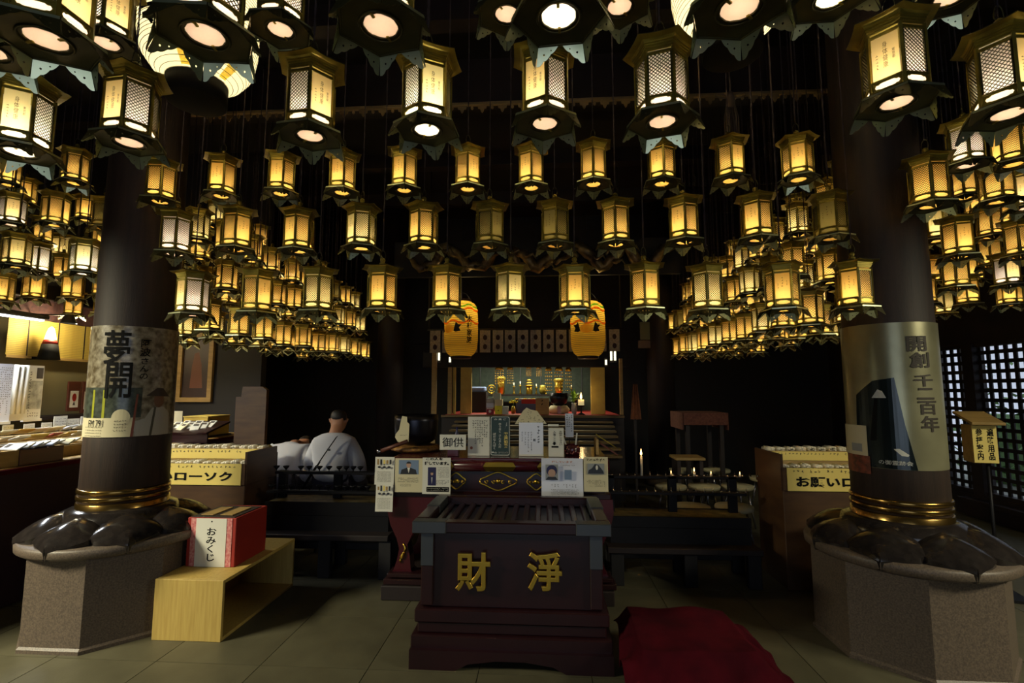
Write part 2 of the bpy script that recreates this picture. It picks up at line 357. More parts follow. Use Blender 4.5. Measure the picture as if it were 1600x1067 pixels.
# ------------------------------------------------------------ columns
HC = -0.335
def shaft_r(z): return 0.247 - 0.03 * (z - 0.6) / 4.2
def column(cx, y, where, side):
    c = thing('round_column', 'thick round dark wooden column on the stone pedestal ' + where, 'column', (cx, y, 0))
    B().lathe([(shaft_r(z), z) for z in (0.6, 1.2, 2.0, 3.0, ZC - 0.01)], 48, wood_col).obj('shaft', c)
    for z0, z1, e in ((0.835, 0.866, 0.010), (0.792, 0.823, 0.010), (0.62, 0.78, 0.008)):
        r = shaft_r(z0) + e
        B().lathe([(r - 0.006, z0), (r, z0 + 0.006), (r, z1 - 0.006), (r - 0.006, z1)], 48, band_m).obj('brass_band', c)
    p = thing('column_pedestal', 'octagonal grey stone pedestal topped with black lotus petals ' + where, 'pedestal', (cx, y, 0))
    RO = 0.484
    b = B().lathe([(RO + 0.012, 0), (RO + 0.012, 0.02), (RO, 0.032), (RO, 0.52)], 8, stone_m, smooth=False, a0=math.pi / 8); b.obj('base_block', p)
    B().lathe([(0.45, 0.52), (0.50, 0.525), (0.518, 0.54), (0.52, 0.575), (0.508, 0.588), (0.2, 0.6)], 56, stone_m).obj('cap_ring', p)
    def petal(u, v):   # u across, v outwards
        t = v; wdt = (0.10 + 0.075 * math.sin(min(1, t / 0.6) * 1.57)) * (1 - max(0, (t - 0.6) / 0.4) ** 2.2) + 0.004
        x = (u - 0.5) * 2 * wdt; rr = 0.22 + 0.305 * t
        q = 1 - ((u - 0.5) * 2) ** 2
        z = 0.705 - 0.098 * t ** 2.2 - 0.058 * (1 - q) * (1 - 0.5 * t) + 0.022 * q * math.sin(t * 3.0) + 0.012 * math.exp(-((u - 0.5) / 0.07) ** 2) * (1 - t)
        return (x, -rr, z)
    pb = B(); n1, n2 = 8, 8
    pb.sheet(petal, n1, n2, petal_m)
    def under(u, v): x, yy, z = petal(u, v); return (x * 0.96, yy * (0.985), z - 0.05 - 0.02 * (1 - v))
    pb.sheet(lambda u, v: under(1 - u, v), n1, n2, petal_m)
    for (f, g_) in (((0, 0), (0, 1)), ((1, 1), (1, 0))):
        pb.sheet(lambda u, v, f=f: (petal if u < 0.5 else under)(f[0], v if f[0] == 1 else 1 - v), 1, n2, petal_m)
    pb.sheet(lambda u, v: (petal if v < 0.5 else under)(u, 1.0), n1, 1, petal_m)
    pm = pb.mesh('lotus_petal')
    lift = pb
    for k in range(8): link('lotus_petal', pm, p, (0, 0, 0.003 * (k % 2)), (0, 0, math.pi / 4 * k))
    small = B().lathe([(0.30, 0.60), (0.34, 0.66), (0.30, 0.73), (0.235, 0.75)], 40, petal_m).obj('petal_collar', p)
CLX, CRX, CY0 = HC - 2.5, HC + 2.5, 3.243
column(CLX, CY0, 'beside the shop counter', -1)
column(CRX, CY0, 'beside the lattice window', 1)
for x, s in ((-2.6, 'on the shop counter side'), (1.9, 'on the lattice window side')):
    c = thing('round_column', 'slender dark brown column deep in the hall ' + s, 'column', (x, 8.2, 0))
    B().lathe([(0.22, 0.12), (0.21, ZC - 0.01)], 32, wood_dark).obj('shaft', c)
    B().lathe([(0.3, 0), (0.3, 0.08), (0.24, 0.12)], 32, stone_m).obj('stone_foot', c)

# ------------------------------------------------------------ hanging lanterns
HR = 0.088; AP = HR * math.cos(math.pi / 6)
def hexring(r, z, lift=0.0, per=4):
    out = []
    for k in range(6):
        a, c = math.radians(-120 + 60 * k), math.radians(-60 + 60 * k)
        p, q = Vector((r * math.cos(a), r * math.sin(a))), Vector((r * math.cos(c), r * math.sin(c)))
        for i in range(per):
            t = i / per; w = p.lerp(q, t); e = abs(2 * t - 1); f = 1 - 0.02 * (1 - e * e)
            out.append((w.x * f, w.y * f, z + lift * e ** 3))
    return out
def rings(b, rs, m, smooth=False, cap0=False, cap1=False):
    n = len(rs[0]); vs = [p for r in rs for p in r]
    fs = [(j * n + i, j * n + (i + 1) % n, (j + 1) * n + (i + 1) % n, (j + 1) * n + i) for j in range(len(rs) - 1) for i in range(n)]
    if cap0: fs.append(tuple(range(n - 1, -1, -1)))
    if cap1: fs.append(tuple((len(rs) - 1) * n + i for i in range(n)))
    b.add(vs, fs, m, None, smooth)
def FR(k): return Matrix.Rotation(math.radians(60 * k), 4, 'Z')
def bld_roof(b, m=None):
    m = m or brass
    prof = [(0.012, .270, 0), (.045, .262, 0), (.085, .252, 0), (.112, .246, .001), (.131, .243, .004), (.132, .2395, .004), (.105, .2375, .002), (.098, .233, 0),
            (.098, .227, 0), (.094, .226, 0), (.094, .219, 0), (.091, .218, 0), (.091, .211, 0), (.087, .210, 0), (.087, .2036, 0), (.02, .2036, 0)]
    rings(b, [hexring(r, z, l) for r, z, l in prof[:6]], brass_dk); rings(b, [hexring(r, z, l) for r, z, l in prof[5:]], m)  # shaded top and lit underside painted as darker and brighter brass
    ap = AP - 0.007; w = ap * math.tan(math.pi / 6)
def bld_frame(b, m=None):
    m = m or brass
    for k in range(6):
        a = math.radians(-120 + 60 * k)
        b.box((HR * math.cos(a), HR * math.sin(a), 0.102), (0.009, 0.009, 0.206), m, rot=Matrix.Rotation(a, 3, 'Z'))
        M = FR(k) @ Matrix.Translation((0, -AP, 0))
        for z, h, d in ((0.035, 0.006, 0.008), (0.190, 0.010, 0.006), (0.003, 0.006, 0.008)): b.box((0, 0, z), (HR - 0.006, d, h), m, M=M)
        b.add(*BAND, m, M)
hw = HR / 2 - 0.003
_hole = [(-.034, .017), (-.030, .024), (-.024, .0235), (-.018, .028), (.018, .028), (.024, .0235), (.030, .024), (.034, .017), (.030, .010), (.024, .0105), (.018, .007), (-.018, .007), (-.024, .0105), (-.030, .010)]
BAND = curve2d([[(-hw, .005), (hw, .005), (hw, .033), (-hw, .033)], _hole[::-1]], 0.0015)
def bld_lattice(b, k=0, m=None, dx=0.0135):
    m = m or brass_dk
    M = FR(k) @ Matrix.Translation((0, -AP, 0)); w, z0, z1 = 0.036, 0.04, 0.186; sl = 0.95
    for s in (1, -1):
        c = -w - (z1 - z0) / sl
        while c < w + (z1 - z0) / sl:
            # line x = c + s*(z-z0)/sl, clipped
            pts = []
            ta, tb = z0, z1
            xa, xb = c, c + s * (z1 - z0) / sl
            lo, hi = 0.0, 1.0
            if xa != xb:
                t0, t1 = (-w - xa) / (xb - xa), (w - xa) / (xb - xa); lo, hi = max(0, min(t0, t1)), min(1, max(t0, t1))
            if hi - lo > 0.02:
                A = Vector((xa + (xb - xa) * lo, 0.0006 * s, z0 + (z1 - z0) * lo)); D = Vector((xa + (xb - xa) * hi, 0.0006 * s, z0 + (z1 - z0) * hi))
                d = (D - A).normalized(); n = Vector((-d.z, 0, d.x)) * 0.00115; y = Vector((0, 0.0008, 0))
                vs = [A - n - y, D - n - y, D + n - y, A + n - y, A - n + y, D - n + y, D + n + y, A + n + y]
                b.add(vs, [(0, 1, 2, 3), (7, 6, 5, 4), (0, 4, 5, 1), (3, 2, 6, 7)], m, M)
            c += dx
    for x in (-w - 0.001, w + 0.001): b.box((x, 0, (z0 + z1) / 2), (0.004, 0.005, z1 - z0), m, M=M)
def bld_lining(b, m, mb=None):
    ap = AP - 0.007; w = ap * math.tan(math.pi / 6)
    for k in range(6):
        M = FR(k)
        if k == 0: b.quad((-w, -ap, 0.002), (w, -ap, 0.002), (w, -ap, 0.038), (-w, -ap, 0.038), m, M); continue
        b.quad((-w, -ap, 0.002), (w, -ap, 0.002), (w, -ap, 0.2035), (-w, -ap, 0.2035), m, M)
def bld_tpanel(b, m): b.quad((-.0365, -AP + .0005, .04), (.0365, -AP + .0005, .04), (.0365, -AP + .0005, .186), (-.0365, -AP + .0005, .186), m)
def bld_inscr(b, seed, m, dense=True):
    if dense:
        v, f = fit(text(vert('身体健康'), 0.016), 0.0135, 0.088); M = Matrix.Translation((0, -AP - 0.0012, 0.118)); b.add(v, f, m, M)
        v, f = fit(text(vert('東京都'), 0.01), 0.008, 0.034); b.add(v, f, m, Matrix.Translation((0.022, -AP - 0.0012, 0.112)))
    else: scribble(b, 0, 0.118, 0.012, 0.095, 1, 6, m, -AP - 0.0012, 1.0, seed)
    scribble(b, -0.022, 0.095, 0.009, 0.065, 1, 6, m, -AP - 0.0012, 1.0, seed + 5)
    if not dense: scribble(b, 0.022, 0.115, 0.009, 0.05, 1, 5, m, -AP - 0.0012, 1.0, seed + 9)
def octring(r, z, n=24):
    out = []
    for i in range(n):
        a = 2 * math.pi * i / n - math.radians(120); s = math.pi / 4; q = ((a + s / 2) % s) - s / 2
        rr = r * math.cos(math.pi / 8) / math.cos(q); out.append((rr * math.cos(a), rr * math.sin(a), z))
    return out
def bld_base(b, m=None):
    m = m or brass_dk
    rings(b, [hexring(r, z) for r, z in ((.082, .001), (.092, -.001), (.105, -.008), (.119, -.013), (.121, -.014), (.121, -.024), (.117, -.0245), (.115, -.022))] + [octring(.047, -.022), octring(.046, -.019)], m)
    b.tube([(0.055 * math.cos(2 * math.pi * i / 24), 0.055 * math.sin(2 * math.pi * i / 24), -0.0235) for i in range(24)], 0.0035, m, 5, closed=True)
    for s in (-1, 1): b.box((0, 0.045 * s, -0.024), (0.007, 0.02, 0.004), brass)
def bld_disc(b, m): b.add(octring(.05, -.0185), [tuple(range(23, -1, -1))], m)
def _skirt_loop():
    L = [(0.0605, 0.0), (-0.0605, 0.0)]
    half = []
    for i in range(19):
        t = i / 18; x = 0.068 - 0.062 * t; z = -0.048 * (1 - t ** 1.25) - 0.004; z -= 0.0045 * abs(math.sin(3 * math.pi * t)) * (1 - t * 0.4)
        half.append((x, z))
    left = [(-x, z) for x, z in half]; right = half[::-1]
    return L + [(-0.064, -0.025)] + left + right + [(0.064, -0.025)]
_kh = lambda s: [[(s * 0.046 + 0.0028 * math.cos(-q * 0.785), -0.024 + 0.0028 * math.sin(-q * 0.785)) for q in range(8)], [(s * 0.026 + 0.002 * math.cos(-q * 0.785), -0.014 + 0.002 * math.sin(-q * 0.785)) for q in range(8)]]
SK = curve2d([_skirt_loop()] + _kh(1) + _kh(-1), 0.0012)
def _fy(f):
    a, c, d = [Vector(SK[0][i]) for i in f[:3]]; return (c - a).cross(d - a).normalized().y
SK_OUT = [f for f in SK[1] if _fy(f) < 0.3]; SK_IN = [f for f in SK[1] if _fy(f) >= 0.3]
SKM = Matrix.Translation((0, -0.1045, -0.019)) @ Matrix.Rotation(math.radians(-20), 4, 'X')
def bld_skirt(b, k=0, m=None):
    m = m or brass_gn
    b.add(SK[0], SK_OUT, brass_dk, FR(k) @ SKM); b.add(SK[0], SK_IN, m, FR(k) @ SKM)  # lit inside and shaded outside put into two brass colours
    b.box((0, -0.1065, -0.019), (0.119, 0.002, 0.007), m, M=FR(k))
def bld_finial(b, m=None): b.lathe([(0.004, .262), (.018, .268), (.02, .276), (.01, .284), (.016, .294), (.014, .304), (.005, .311)], 10, m or brass)
def bld_ring(b, m=None):
    m = m or brass_dk
    b.tube([(0.017 * math.cos(q) * (1 if math.sin(q) > 0 else 1.0), 0, .312 + (0.042 if math.sin(q) > 0 else 0.012) * math.sin(q) + 0.004) for q in [2 * math.pi * i / 16 for i in range(16)]], 0.0022, m, 5, closed=True)
def mk(name, fn, *a, **k): b = B(); fn(b, *a, **k); return b.mesh(name)
chain_m = mat('grey_purple_cord', rgb(66, 54, 58), 0.85)
def bld_chain(b):
    N = 60
    for s in (0, math.pi):
        b.tube([(0.0024 * math.cos(s + i * 1.35), 0.0024 * math.sin(s + i * 1.35), i / N) for i in range(N + 1)], 0.0024, chain_m, 4)
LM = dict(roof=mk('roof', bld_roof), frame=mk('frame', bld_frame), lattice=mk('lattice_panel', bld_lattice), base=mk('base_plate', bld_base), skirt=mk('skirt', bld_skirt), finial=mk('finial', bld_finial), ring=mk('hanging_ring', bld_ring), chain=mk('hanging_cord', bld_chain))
def _lat5(b):
    for k in range(1, 6): bld_lattice(b, k)
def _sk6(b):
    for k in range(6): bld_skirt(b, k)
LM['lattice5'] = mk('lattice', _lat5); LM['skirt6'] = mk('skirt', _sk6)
P_NE = paper_mat('honey_inscribed_paper', (0.88, 0.68, 0.28, 1), 0.66)
KIND = {}
for nm, lin_, tp, pw, col in (('ivory', P_IV, P_NE, 0.36, (1.0, 0.84, 0.64)), ('amber', P_AM, P_AM, 0.33, (1.0, 0.80, 0.46)), ('yellow', P_YE, P_YE, 0.32, (1.0, 0.84, 0.54)),
                             ('bright', P_IV, P_YE, 0.62, (1.0, 0.9, 0.66)), ('dim', P_DM, P_DM, 0.12, (1.0, 0.8, 0.42))):
    l = bpy.data.lights.new('bulb', 'POINT'); l.energy = pw * L_LAN; l.color = col; l.shadow_soft_size = 0.012
    KIND[nm] = dict(light=l, lining=mk('paper_lining', bld_lining, lin_), tp=mk('paper_panel', bld_tpanel, tp), disc=mk('bottom_paper', bld_disc, P_IV if nm == 'bright' else P_DI if nm == 'ivory' else P_DA))
INS = [mk('inscription', bld_inscr, 3 * i, ink_gold, i == 0) for i in range(5)]
def _far(kind):
    b = B(); lp = {'ivory': P_IV, 'amber': P_AM, 'yellow': P_YE, 'bright': P_IV, 'dim': P_DM}[kind]
    bld_lining(b, lp); bld_disc(b, P_DA); bld_roof(b); bld_frame(b)
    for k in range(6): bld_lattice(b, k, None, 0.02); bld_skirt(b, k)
    bld_base(b); bld_finial(b); bld_ring(b)
    return b.mesh('hanging_lantern')
FAR = {k: _far(k) for k in ('amber', 'yellow', 'dim')}
PL = []
BEAMS = (0.4, 1.15, 1.9, 2.95, 3.9, 5.2, 6.6, 8.0)
def clash(p):
    if any(math.hypot(p[0] - c, p[1] - CY0) < 0.40 for c in (CLX, CRX)): return True
    for q in PL:
        d = math.hypot(p[0] - q[0], p[1] - q[1])
        if d < 0.142 or (d < 0.268 and abs(p[2] - q[2]) < 0.34): return True
    return False
def ray_place(px, py, Y, up=0.0):
    """first free spot along the view line near depth Y"""
    for f in (1, 1.03, 0.97, 1.06, 0.94, 1.09, 0.91, 1.13, 0.88, 1.17, 0.84, 1.22, 0.8, 1.28, 0.76, 1.34, 0.72):
        p = at(px, py, Y * f) + Vector((0, 0, up))
        if not clash(p) and -5.45 < p.x < 4.8: return p
    return at(px, py, Y)
def lantern(p, a, kind, level, label, group, ins=None):
    """p = middle of the paper body; a = where the inscribed panel looks, degrees from the viewer"""
    PL.append(tuple(p)); x, y, z = p; z -= 0.112
    rz = math.atan2(-y, -x) + math.radians(a) + math.pi / 2
    K = KIND[kind]; top = ZC - 0.2 if min(abs(y - q) for q in BEAMS) < 0.085 else ZC - 0.002
    if level == 'far':
        t = tag(link('hanging_lantern', FAR[kind], None, (x, y, z), (0, 0, rz)), label, 'lantern', group)
    else:
        t = thing('hanging_lantern', label, 'lantern', (x, y, z), rz, group)
        for n, key in (('roof', 'roof'), ('frame', 'frame'), ('base_plate', 'base'), ('finial', 'finial'), ('hanging_ring', 'ring')): link(n, LM[key], t)
        link('paper_lining', K['lining'], t)
        tp = link('paper_panel', K['tp'], t); link('inscription', ins or INS[int(abs(x * 37 + z * 91)) % 4 + 1], tp)
        link('bottom_paper', K['disc'], t)
        if level == 'near':
            for k in range(1, 6): link('lattice_panel', LM['lattice'], t, (0, 0, 0), (0, 0, math.radians(60 * k)))
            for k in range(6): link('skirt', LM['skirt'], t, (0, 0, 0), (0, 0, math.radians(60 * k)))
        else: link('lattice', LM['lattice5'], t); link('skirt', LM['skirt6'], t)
    c = link('hanging_cord', LM['chain'], t, (0, 0, 0.352)); c.scale = (1, 1, max(0.05, top - z - 0.352))
    l = bpy.data.objects.new('bulb', K['light']); COL.objects.link(l); l.parent = t; l.location = (0, 0, 0.052)
    return t
NL = 0
def side_word(i, n):
    return ORD[i] if i < len(ORD) else str(i)
CUR = 'front curtain of hanging lanterns'
rowA = [(252, 285, 150), (347, 278, -25), (440, 274, -25), (535, 272, -25), (632, 268, -30), (731, 266, 30), (830, 264, -30), (927, 258, 150), (1033, 257, -20), (1140, 252, 40), (1246, 250, 4)]
rowB = [(275, 366, 150), (371, 360, 25), (467, 362, -45), (565, 357, -58), (662, 355, -50), (765, 354, 38), (867, 352, -25), (962, 350, 148), (1068, 346, -25), (1182, 342, -20), (1297, 340, -10)]
rowC = [(302, 460, -58), (402, 457, 30), (497, 455, 152), (597, 453, -20), (698, 453, -25), (798, 452, 20), (898, 453, 2), (1007, 450, 32), (1105, 452, 150), (1222, 450, 2), (1334, 447, -15)]
for nm, row, Y, kinds in (('top row', rowA, 3.15, {}), ('middle row', rowB, 3.0, {0: 'ivory', 3: 'yellow', 5: 'dim', 6: 'dim', 10: 'dim'}), ('bottom row', rowC, 2.9, {0: 'ivory', 2: 'yellow', 5: 'yellow', 8: 'yellow'})):
    for i, (px, py, a) in enumerate(row):
        k = kinds.get(i, 'amber'); w = {'amber': 'amber', 'ivory': 'pale', 'yellow': 'yellow', 'dim': 'nearly unlit'}[k]
        lantern(ray_place(px, py, Y) if i == 0 else at(px, py, Y), a, k, 'mid', '%s hexagonal brass lantern, %s from the shop counter in the front curtain\'s %s' % (w, ORD[i], nm), CUR)
D = [(36, 186, 1.66, -15, 'bright'), (206, 172, 1.72, -48, 'ivory'), (487, 160, 1.7, 25, 'ivory'), (668, 150, 1.7, 14, 'bright'), (851, 140, 1.72, -26, 'ivory'), (1033, 135, 1.68, 178, 'ivory'), (1396, 102, 1.62, -14, 'ivory'), (1570, 118, 1.62, 48, 'ivory')]
for i, (px, py, Y, a, k) in enumerate(D):
    lantern(ray_place(px, py, Y), a, k, 'near', 'big glowing hexagonal brass lantern, %s from the shop counter in the second row overhead' % ORD[i], 'second row of lanterns overhead', INS[0])
# hole centres given for those whose underside shows: raise the body above it
E_ = [(72, 61, 1.08, 40, 'ivory'), (321, 54, 1.12, 150, 'ivory'), (595, 40, 1.18, 150, 'ivory'), (873, 25, 1.18, 178, 'bright'), (1155, 12, 1.16, 150, 'ivory'), (1300, -4, 1.5, -30, 'bright'), (-22, 78, 1.25, 30, 'ivory')]
for i, (px, py, Y, a, k) in enumerate(E_):
    lantern(ray_place(px, py, Y, 0.131), a, k, 'near', 'large lantern seen from below with octagonal paper opening, %s from shop counter overhead' % ORD[(i + 1) if i < 6 else 0], 'lanterns closest overhead', INS[0])
F_ = [(166, 68, 1.66, 20, 'ivory'), (438, 46, 1.72, 150, 'ivory'), (792, 22, 1.7, 150, 'ivory'), (968, 10, 1.7, 150, 'ivory'), (1486, -6, 1.6, 20, 'ivory')]
for i, (px, py, Y, a, k) in enumerate(F_):
    lantern(ray_place(px, py, Y, 0.131), a, k, 'near', 'lantern high behind the closest ones, %s from the shop counter, mostly its underside showing' % ORD[i], 'upper lanterns overhead', INS[0])
def wY(px, w): t = abs(px - 850) / 770; return min(0.162 * math.sqrt(1 + t * t) * 770 / w, (5.3 if px < 850 else 4.6) * 770 / max(1, abs(px - 850)))
OL = [(118, 262, 48, 170, 'amber'), (87, 328, 49, 60, 'amber'), (20, 328, 48, 0, 'ivory'), (60, 404, 45, 150, 'bright'), (132, 402, 48, -5, 'bright'), (54, 447, 40, 10, 'amber'), (115, 447, 38, -40, 'amber'), (115, 475, 30, 150, 'amber'), (160, 473, 30, 30, 'amber'),
      (95, 385, 31, -40, 'yellow'), (98, 418, 31, 150, 'amber'), (160, 372, 34, 0, 'amber'), (163, 414, 32, 0, 'amber'), (164, 442, 30, 0, 'amber'), (0, 405, 42, 150, 'amber'), (2, 450, 38, 0, 'amber'), (27, 392, 30, 0, 'yellow'), (14, 268, 44, 0, 'amber'), (134, 326, 32, 0, 'amber'), (163, 335, 42, 150, 'dim'), (40, 300, 30, 0, 'amber'), (66, 360, 30, 100, 'amber')]
for i, (px, py, w, a, k) in enumerate(OL):
    lantern(ray_place(px, py, wY(px, w)), a, k, 'mid', '%s lantern above the shop counter, %s of %s in a loose cluster%s' % ({'amber': 'amber', 'ivory': 'pale', 'yellow': 'yellow', 'bright': 'white-glowing', 'dim': 'unlit'}[k], ORD[i % 8], ['the outer file', 'the middle file', 'the column file'][i // 8], ''), 'lanterns over the shop counter')
OR_ = [(1508, 226, 55, 100, 'ivory'), (1580, 225, 56, -60, 'amber'), (1450, 286, 58, 160, 'amber'), (1505, 285, 40, 150, 'amber'), (1556, 286, 52, 170, 'amber'), (1602, 296, 50, 0, 'ivory'), (1460, 350, 42, 5, 'yellow'), (1496, 372, 48, 28, 'amber'), (1545, 348, 38, 160, 'amber'), (1547, 394, 36, 150, 'amber'), (1592, 374, 46, 150, 'amber'),
       (1493, 424, 41, 150, 'amber'), (1453, 422, 31, 150, 'amber'), (1446, 454, 32, 150, 'amber'), (1475, 471, 31, 150, 'yellow'), (1511, 454, 34, 30, 'amber'), (1573, 422, 39, 28, 'ivory'), (1577, 455, 36, 0, 'amber'), (1430, 368, 30, 0, 'amber'), (1518, 420, 32, 0, 'amber'), (1432, 392, 30, 0, 'amber'), (1526, 318, 34, 0, 'amber'), (1578, 330, 34, 150, 'amber'), (1434, 474, 29, 0, 'amber')]
for i, (px, py, w, a, k) in enumerate(OR_):
    lantern(ray_place(px, py, wY(px, w)), a, k, 'mid', '%s lantern beyond the foil-wrapped column, %s of %s in a loose cluster' % ({'amber': 'amber', 'ivory': 'pale', 'yellow': 'yellow', 'dim': 'unlit'}[k], ORD[i % 8], ['the upper file', 'the middle file', 'the lower file'][i // 8]), 'lanterns by the lattice window')
rn = random.Random(11)
for sx, x0, y0, n, word in ((-1, -2.82, 3.96, 10, 'shop counter side'), (1, 1.97, 3.36, 11, 'lattice window side')):
    for f in range(3):
        for r in range(4):
            for i in range(n):
                if f == 2 and (i % 2) or r == 3 and (f != 1 or i % 2): continue
                x = x0 + sx * (0.4 * f + (0.17 if r >= 2 else 0)); y = y0 + 0.4 * i + (0.2 if (r + f) % 2 else 0) + rn.uniform(-.03, .03); z = 2.12 + 0.4 * r + rn.uniform(-.025, .025)
                if r == 0 and f == 0 and i == 0 and sx == -1: y += 0
                if y > 7.75 or clash((x, y, z)): continue
                k = rn.choice(['amber', 'amber', 'amber', 'yellow', 'amber', 'amber', 'yellow', 'dim' if r else 'amber'])
                lantern((x, y, z), rn.choice((0, 30, 60, 150)), k, 'far', 'small %s lantern, %s into the hall, %s tier, %s file, %s' % ({'amber': 'amber', 'yellow': 'yellow', 'dim': 'dim'}[k], ORD[i], ['lowest', 'second', 'third', 'topmost'][r], ['inner', 'middle', 'outer'][f], word), 'lantern mass on the ' + word)

# ------------------------------------------------------------ offertory box in front
bx = (at(660, 880, 2.84).x, at(940, 880, 2.84).x); bxc = (bx[0] + bx[1]) / 2; bw = bx[1] - bx[0]
Y0 = 2.84
zt = at(797, 817, Y0 - 0.04).z; zm = at(797, 951, Y0).z
sb = thing('offertory_box', 'dark red wooden offertory box with slatted top and two gilt characters', 'box', (bxc, Y0, 0))
BD = 0.62
b = B().box((0, BD / 2, (zm + zt) / 2 - 0.02), (bw, BD - 0.02, zt - zm - 0.06), lacq_d, 0.004); b.obj('body', sb)
for s in (-1, 1): B().box((s * (bw / 2 - 0.03), 0.0, (zm + zt) / 2 - 0.01), (0.068, 0.03, zt - zm - 0.04), lacq_d, 0.005).obj('corner_post', sb)
for s in (-1, 1): B().box((s * (bw / 2 - 0.03), -0.018, (zt + zm) / 2 + 0.09), (0.07, 0.006, 0.2), steel, 0.002).obj('corner_plate', sb)
ov = 0.045
b = B()
b.box((0, -0.01, zt - 0.03), (bw + 2 * ov, 0.07, 0.06), lacq_d, 0.006); b.obj('top_rail', sb)
zbk = zt + 0.03
for s in (-1, 1):
    B().box((s * (bw / 2 + ov - 0.09), -0.012, zt - 0.03), (0.19, 0.078, 0.066), steel, 0.004).obj('corner_plate', sb)
    b = B(); xo = s * (bw / 2 + ov - 0.035)
    b.box((xo, BD / 2, zt - 0.025), (0.075, BD - 0.06, 0.06), lacq_d, 0.006); b.obj('side_rail', sb)
    B().box((xo, BD - 0.17, zt - 0.022), (0.082, 0.28, 0.066), steel, 0.004).obj('corner_plate', sb)
B().box((0, BD - 0.02, zt - 0.02), (bw + 2 * ov, 0.06, 0.06), lacq_d, 0.006).obj('back_rail', sb)
sl = B().box((0, 0, 0), (0.034, BD - 0.1, 0.03), lacq_d, 0.006).mesh('slat')
n = 13
for k in range(n): link('slat', sl, sb, (-bw / 2 + 0.06 + (bw - 0.12) * k / (n - 1), BD / 2, zt - 0.045), (0, R_(12), 0))
for z0, z1, w, c in ((zm - 0.005, zm + 0.02, 0.0, lacq_d), (zm - 0.075, zm - 0.005, 0.035, lacq_d), (zm - 0.135, zm - 0.075, 0.02, lacq_d), (0.09, zm - 0.135, 0.05, lacq_d)):
    B().box((0, BD / 2, (z0 + z1) / 2), (bw + 2 * w, BD + 2 * w - 0.02, z1 - z0), c, 0.006).obj('plinth_moulding', sb)
ft = [(-bw / 2 - 0.05, 0.1), (-bw / 2 - 0.05, 0), (-bw / 2 + 0.2, 0), (-bw / 2 + 0.27, 0.035), (-bw / 2 + 0.42, 0.055), (bw / 2 - 0.42, 0.055), (bw / 2 - 0.27, 0.035), (bw / 2 - 0.2, 0), (bw / 2 + 0.05, 0), (bw / 2 + 0.05, 0.1)]
for yy in (-0.045, BD + 0.02): B().add(*curve2d([ft[::-1]], 0.04), lacq_d, Matrix.Translation((0, yy, 0))).obj('foot_board', sb)
for s in (-1, 1): B().box((s * (bw / 2 + 0.03), BD / 2, 0.05), (0.04, BD, 0.1), lacq_d).obj('foot_board', sb)
# carved gilt characters
for ch, px in (('財', 741), ('淨', 852)):
    c, w, h = rect(px - 28, 860, px + 26, 921, Y0)
    v, f = fit(text(ch, 0.2, 0.0022, 0.005, res=3), w, h)
    B().add(v, f, gold).obj('gilt_character', sb, (c.x - bxc, -0.024, c.z))

# ------------------------------------------------------------ red cloth heaped beside it
def cloth_z(x, y):
    # a low stool hidden under the cloth
    ex = max(0, abs(x - 0.74) - 0.27); ey = max(0, abs(y - 2.80) - 0.24); d = math.hypot(ex, ey)
    top = 0.235; k = max(0.0, 1 - d / 0.30); z = top * (k ** 1.7)
    a = math.atan2(y - 2.80, x - 0.74)
    m = min(1, d / 0.10) * min(1, max(0.15, (0.55 - d) / 0.4))
    fold = 0.046 * m * (abs(math.sin(a * 6.5 + 0.8 * math.sin(a * 3 + 1))) - 0.4) + 0.022 * m * math.sin(31 * x + 17 * y + 3 * math.sin(9 * y)) + 0.012 * math.sin(14 * x + 6 * y) * math.sin(11 * y - 4 * x)
    return max(0.004 + 0.004 * math.sin(40 * x), z + fold + 0.012)
def cloth(u, v):
    x = 0.40 + (1.20 - 0.40) * u; y = 2.2 + (3.10 - 2.2) * v
    fr = (1 - v) ** 2
    x += fr * (0.34 * (u - 0.2)) + 0.03 * math.sin(9 * v + 5 * u) * (1 - v); y -= 0.12 * fr * math.sin(u * 6.0 + 0.4) + 0.10 * (1 - v) * u
    return (x, y, cloth_z(x, y))
b = B().sheet(cloth, 110, 120, red_cloth)
tag(b.obj('red_cloth'), 'rumpled dark red velvet cloth draped over a low stool on the floor', 'cloth')
# ------------------------------------------------------------ fortune box on its pale wooden bench
fl0, fr0 = atZ(236, 1000, 0), atZ(345, 1003, 0); bwid = fr0.x - fl0.x; bl = 0.86; bh = at(295, 906, fl0.y).z
bn = thing('wooden_bench', 'low pale plywood bench, open at its side, under the red fortune box', 'bench', ((fl0.x + fr0.x) / 2, fl0.y, 0))
t_ = 0.02
B().box((0, 0.01, bh / 2), (bwid, t_, bh), wood_pale, 0.002).obj('front_panel', bn)
B().box((0, bl / 2 + 0.01, bh - t_ / 2), (bwid, bl - 0.021, t_), wood_pale, 0.002).obj('top_board', bn)
B().box((0, bl / 2 + 0.01, t_ / 2), (bwid, bl - 0.021, t_), wood_pale, 0.002).obj('bottom_board', bn)
B().box((0, bl - 0.01, bh / 2), (bwid, t_, bh - 2 * t_), wood_pale, 0.002).obj('back_panel', bn)
B().box((-bwid / 2 + 0.01, bl / 2, bh / 2), (t_, bl - 2 * t_, bh - 2 * t_), wood_pale, 0.002).obj('side_panel', bn)
oy = fl0.y + 0.22
o0, o1 = at(289, 886, oy), at(366, 886, oy); ow = o1.x - o0.x; oh = at(329, 809, oy).z - bh; od = 0.36
ob = thing('fortune_box', 'red paper-covered fortune slip box with white hiragana label', 'box', ((o0.x + o1.x) / 2, oy, bh))
B().box((0, od / 2, oh / 2), (ow, od, oh), red_p, 0.004).obj('box_body', ob)
B().box((0, -0.002, oh / 2), (ow * 0.84, 0.003, oh * 0.985), pink_p).obj('patterned_border', ob)
